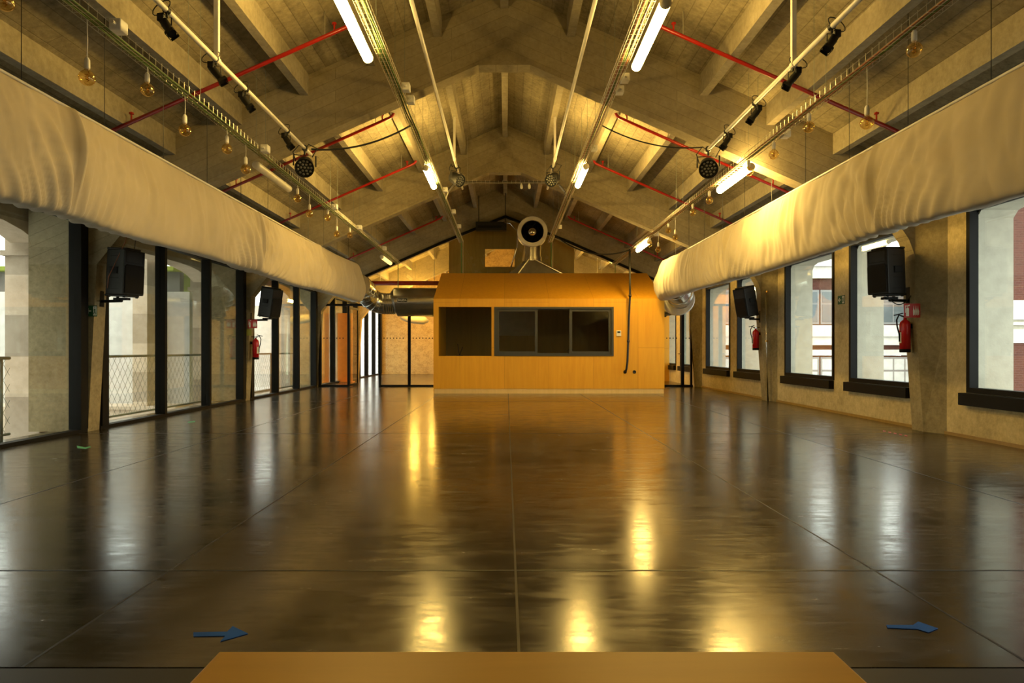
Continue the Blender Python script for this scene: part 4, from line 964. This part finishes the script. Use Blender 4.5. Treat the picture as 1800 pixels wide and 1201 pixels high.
# ------------------------------------------------------------------ fire extinguishers
def make_ext():
    root = empty('fire_extinguisher', (0, 0, 0))
    MB().lathe([(0.068, 0.0), (0.075, 0.01), (0.075, 0.05)], 20).build('foot_ring', M['black'], root, 'auto')
    MB().lathe([(0.074, 0.05), (0.075, 0.40), (0.066, 0.445), (0.04, 0.475), (0.022, 0.485), (0.022, 0.51)], 20).build('cylinder_body', M['red'], root, True)
    v = MB(); v.box(-0.02, 0.02, -0.02, 0.02, 0.51, 0.55); v.build('valve', M['steel'], root)
    hd = MB(); hd.box(-0.014, 0.014, -0.02, 0.11, 0.565, 0.58, RX(0.25)); hd.box(-0.014, 0.014, -0.02, 0.10, 0.53, 0.545); hd.build('handle', M['black'], root)
    ho = MB(); ho.tube([(0, -0.02, 0.53), (0, -0.09, 0.555), (0, -0.125, 0.48), (0, -0.115, 0.38), (0, -0.085, 0.27), (0, -0.08, 0.16)], 0.011, 8); ho.build('hose', M['black'], root, True)
    lb = MB(); n = 6
    for k in range(n):
        a0, a1 = -2.4+k*0.2, -2.4+(k+1)*0.2
        lb.add([(0.0765*math.cos(a0), 0.0765*math.sin(a0), 0.14), (0.0765*math.cos(a1), 0.0765*math.sin(a1), 0.14), (0.0765*math.cos(a1), 0.0765*math.sin(a1), 0.30), (0.0765*math.cos(a0), 0.0765*math.sin(a0), 0.30)], [(0, 1, 2, 3)])
    lb.build('label_plate', M['signwhite'], root)
    MB().box(-0.03, 0.03, 0.075, 0.115, 0.36, 0.42).build('wall_hook', M['black'], root)
    return root
e0 = make_ext()
for k, (x, y, ze, rz, lb) in enumerate([(5.91, 10.12, 1.16, -PI/2, 'red fire extinguisher under the near loudspeaker of the window wall'), (-5.93, 16.15, 0.97, PI/2, 'red fire extinguisher on the mid column of the glass wall, below a red sign'), (5.90, 16.15, 1.19, -PI/2, 'red fire extinguisher on the mid column of the window wall')]):
    o = e0 if k == 0 else copy_tree(e0)
    o.location = (x, y, ze); o.rotation_euler = (0, 0, rz); tag(o, lb, 'fire extinguisher', 'fire extinguishers')

# ------------------------------------------------------------------ signs
def flat(mb, poly, y=-0.006, t=0.002, M_=None): return mb.prism(poly, 'y', y-t, y, M_)
def make_sign(name, loc, w_, h_, board, rot, label, pict, cat='sign'):
    root = empty(name, loc, (0, 0, rot)); tag(root, label, cat)
    MB().box(-w_/2, w_/2, -0.006, 0, 0, h_).build('board', M[board], root)
    if pict == 'ext':
        mb = MB(); fx = lambda x, z: ((x-0.5)*w_, z*h_)
        flat(mb, [fx(.12, .1), fx(.30, .1), fx(.30, .62), fx(.25, .72), fx(.17, .72), fx(.12, .62)]); flat(mb, [fx(.17, .76), fx(.36, .84), fx(.34, .92), fx(.15, .84)]); flat(mb, [fx(.06, .35), fx(.09, .35), fx(.09, .8), fx(.15, .8), fx(.15, .86), fx(.06, .86)])
        mb.build('pictogram', M['signwhite'], root)
        mb = MB()
        for k in range(3):
            x0 = .56+k*.13; flat(mb, [fx(x0, .15), fx(x0+.09, .2), fx(x0+.11, .45), fx(x0+.06, .6+.1*(k % 2)), fx(x0+.04, .85), fx(x0-.01, .5)])
        mb.build('flame_pictogram', M['signwhite'], root)
    elif pict == 'exit':
        fx = lambda x, z: ((x-0.5)*w_, z*h_)
        mb = MB(); flat(mb, [fx(.08, .5), fx(.26, .75), fx(.32, .68), fx(.23, .55), fx(.52, .55), fx(.52, .45), fx(.23, .45), fx(.32, .32), fx(.26, .25)]); mb.build('arrow', M['signwhite'], root)
        mb = MB(); flat(mb, [fx(.68, .08), fx(.96, .08), fx(.96, .92), fx(.68, .92)]); d_ = mb.build('doorway_pictogram', M['signwhite'], root)
        mb = MB(); flat(mb, [fx(.80, .74), fx(.86, .74), fx(.86, .84), fx(.80, .84)], -0.0085); flat(mb, [fx(.78, .45), fx(.86, .45), fx(.88, .70), fx(.78, .70)], -0.0085); flat(mb, [fx(.72, .58), fx(.79, .68), fx(.79, .62), fx(.74, .53)], -0.0085)
        flat(mb, [fx(.78, .45), fx(.83, .45), fx(.78, .28), fx(.70, .2), (fx(.70, .26))], -0.0085); flat(mb, [fx(.83, .45), fx(.87, .45), fx(.93, .3), fx(.90, .12), fx(.87, .28)], -0.0085); mb.build('running_figure', M['signgreen'], root)
    return root
make_sign('exit_sign', P(160.5, 556.5, 9.99)+Vector((0, -0.0, 0)), 0.175, 0.16, 'signgreen', 0.0, 'green exit sign with arrow and running figure under the near loudspeaker, glass wall', 'exit')
make_sign('fire_sign', P(1603, 558.5, 9.93), 0.235, 0.205, 'signred', 0.0, 'red fire extinguisher sign over the near extinguisher, window wall', 'ext')
make_sign('fire_sign', P(444, 577, 15.98), 0.22, 0.20, 'signred', 0.0, 'red fire extinguisher sign on the mid column, glass wall', 'ext')
make_sign('exit_sign', P(438, 590, 16.02), 0.12, 0.15, 'signolive', 0.0, 'small yellow-green sign between the red sign and the extinguisher', 'none')
make_sign('exit_sign', (XR-0.001, 12.73, 2.05), 0.26, 0.16, 'signgreen', -PI/2, 'small dark green exit sign on the pier between the two nearer windows', 'exit')
# SALIDA sign on the silver duct
root = empty('duct_sign', (P(707, 530.5, 19.9).x, 19.905, 2.585)); tag(root, 'small black sign with pale letters stuck on the silver duct', 'sign')
MB().box(-0.15, 0.15, -0.006, 0, 0, 0.12).build('board', M['black'], root)
fb = MB()
for (a, c, d_, e_) in ((-.15, .15, 0, .006), (-.15, .15, .114, .12), (-.15, -.144, 0, .12), (.144, .15, 0, .12)): fb.box(a, c, -0.008, -0.006, d_, e_)
fb.build('border', M['signwhite'], root)
tx = bpy.data.curves.new('lettering', 'FONT'); tx.body = 'SALIDA'; tx.size = 0.078; tx.align_x = 'CENTER'; tx.align_y = 'CENTER'; tx.extrude = 0.001; tx.offset = 0.0012
to = bpy.data.objects.new('lettering', tx); C.objects.link(to); dg = bpy.context.evaluated_depsgraph_get(); dg.update()
lm = bpy.data.meshes.new_from_object(to.evaluated_get(dg)); bpy.data.objects.remove(to)
lo = bpy.data.objects.new('lettering', lm); C.objects.link(lo); lo.parent = root; lo.location = (0, -0.008, 0.06); lo.rotation_euler = (PI/2, 0, 0)
lm.materials.clear(); lm.materials.append(M['signwhite'])

# conduit on the mid column, window wall
root = empty('conduit', (6.02, 15.98, 0)); tag(root, 'thin steel conduit with bright clips up the mid column of the window wall', 'pipe')
MB().tube([(0.06, -0.12, 0), (0.0, -0.12, 2.6)], 0.018, 8).build('pipe_run', M['steel'], root, True)
for z in (1.4, 2.55): MB().tube([(0.03, -0.12, z-0.02), (0.03, -0.12, z+0.02)], 0.034, 8).build('clip', M['filament'], root)

# ------------------------------------------------------------------ table in front
TX0, TX1, TY1, TZ1 = -0.457, 0.521, 1.087, 0.72
root = empty('table', ((TX0+TX1)/2, 0.6, 0)); tag(root, 'plain orange wooden table at the very front', 'table'); hw = (TX1-TX0)/2
MB().box(-hw, hw, -0.45, TY1-0.6, TZ1-0.03, TZ1).build('tabletop', M['table'], root, bevel=0.003)
for sx in (-1, 1):
    for y in (-0.40, TY1-0.6-0.06): MB().box(sx*(hw-0.06)-0.025, sx*(hw-0.06)+0.025, y-0.025, y+0.025, 0, TZ1-0.03).build('leg', M['black'], root)

# ------------------------------------------------------------------ tape on the floor
def tape(name, pts, m, label, cat, grp):
    root = MB(); root.prism(pts, 'z', 0.0014, 0.003); return tag(root.build(name, M[m]), label, cat, grp)
def fl(x, y):
    Y = 1440/(y-615); return ((x-890)*Y/1200, Y)
ar = [(340, 1113), (384, 1112), (399, 1112), (409, 1102), (436, 1115), (387, 1129), (396, 1119), (340, 1120)]
tape('tape_arrow', [fl(x, y) for x, y in ar], 'blue', 'blue tape arrow on the floor beside the table, on the glass-wall side', 'floor marking', 'blue tape arrows')
ar2 = [(1558, 1100), (1605, 1100), (1614, 1094), (1649, 1106), (1632, 1113), (1612, 1107), (1560, 1105)]
tape('tape_arrow', [fl(x, y) for x, y in ar2], 'blue', 'faint blue tape arrow on the floor towards the window wall', 'floor marking', 'blue tape arrows')
tape('tape_strip', [fl(135, 784), fl(150, 787), fl(158, 785), (fl(160, 786.5)), fl(150, 789.5), fl(136, 788)], 'greentape', 'short green tape mark on the floor near the near column', 'floor marking', 'green tape marks')
tape('tape_strip', [fl(330, 742.0), fl(343, 740.5), fl(343, 742), fl(331, 743.5)], 'greentape', 'tiny green tape mark further down the floor by the glazing', 'floor marking', 'green tape marks')
for k in range(5):
    x = 1552+k*9.5; y = 757+k*2.0
    tape('tape_dot', [fl(x, y), fl(x+5, y+0.8), fl(x+5, y+2.6), fl(x, y+2)], 'redtape', 'tiny red tape dash on the floor near the window-wall column', 'floor marking', 'red tape dashes')
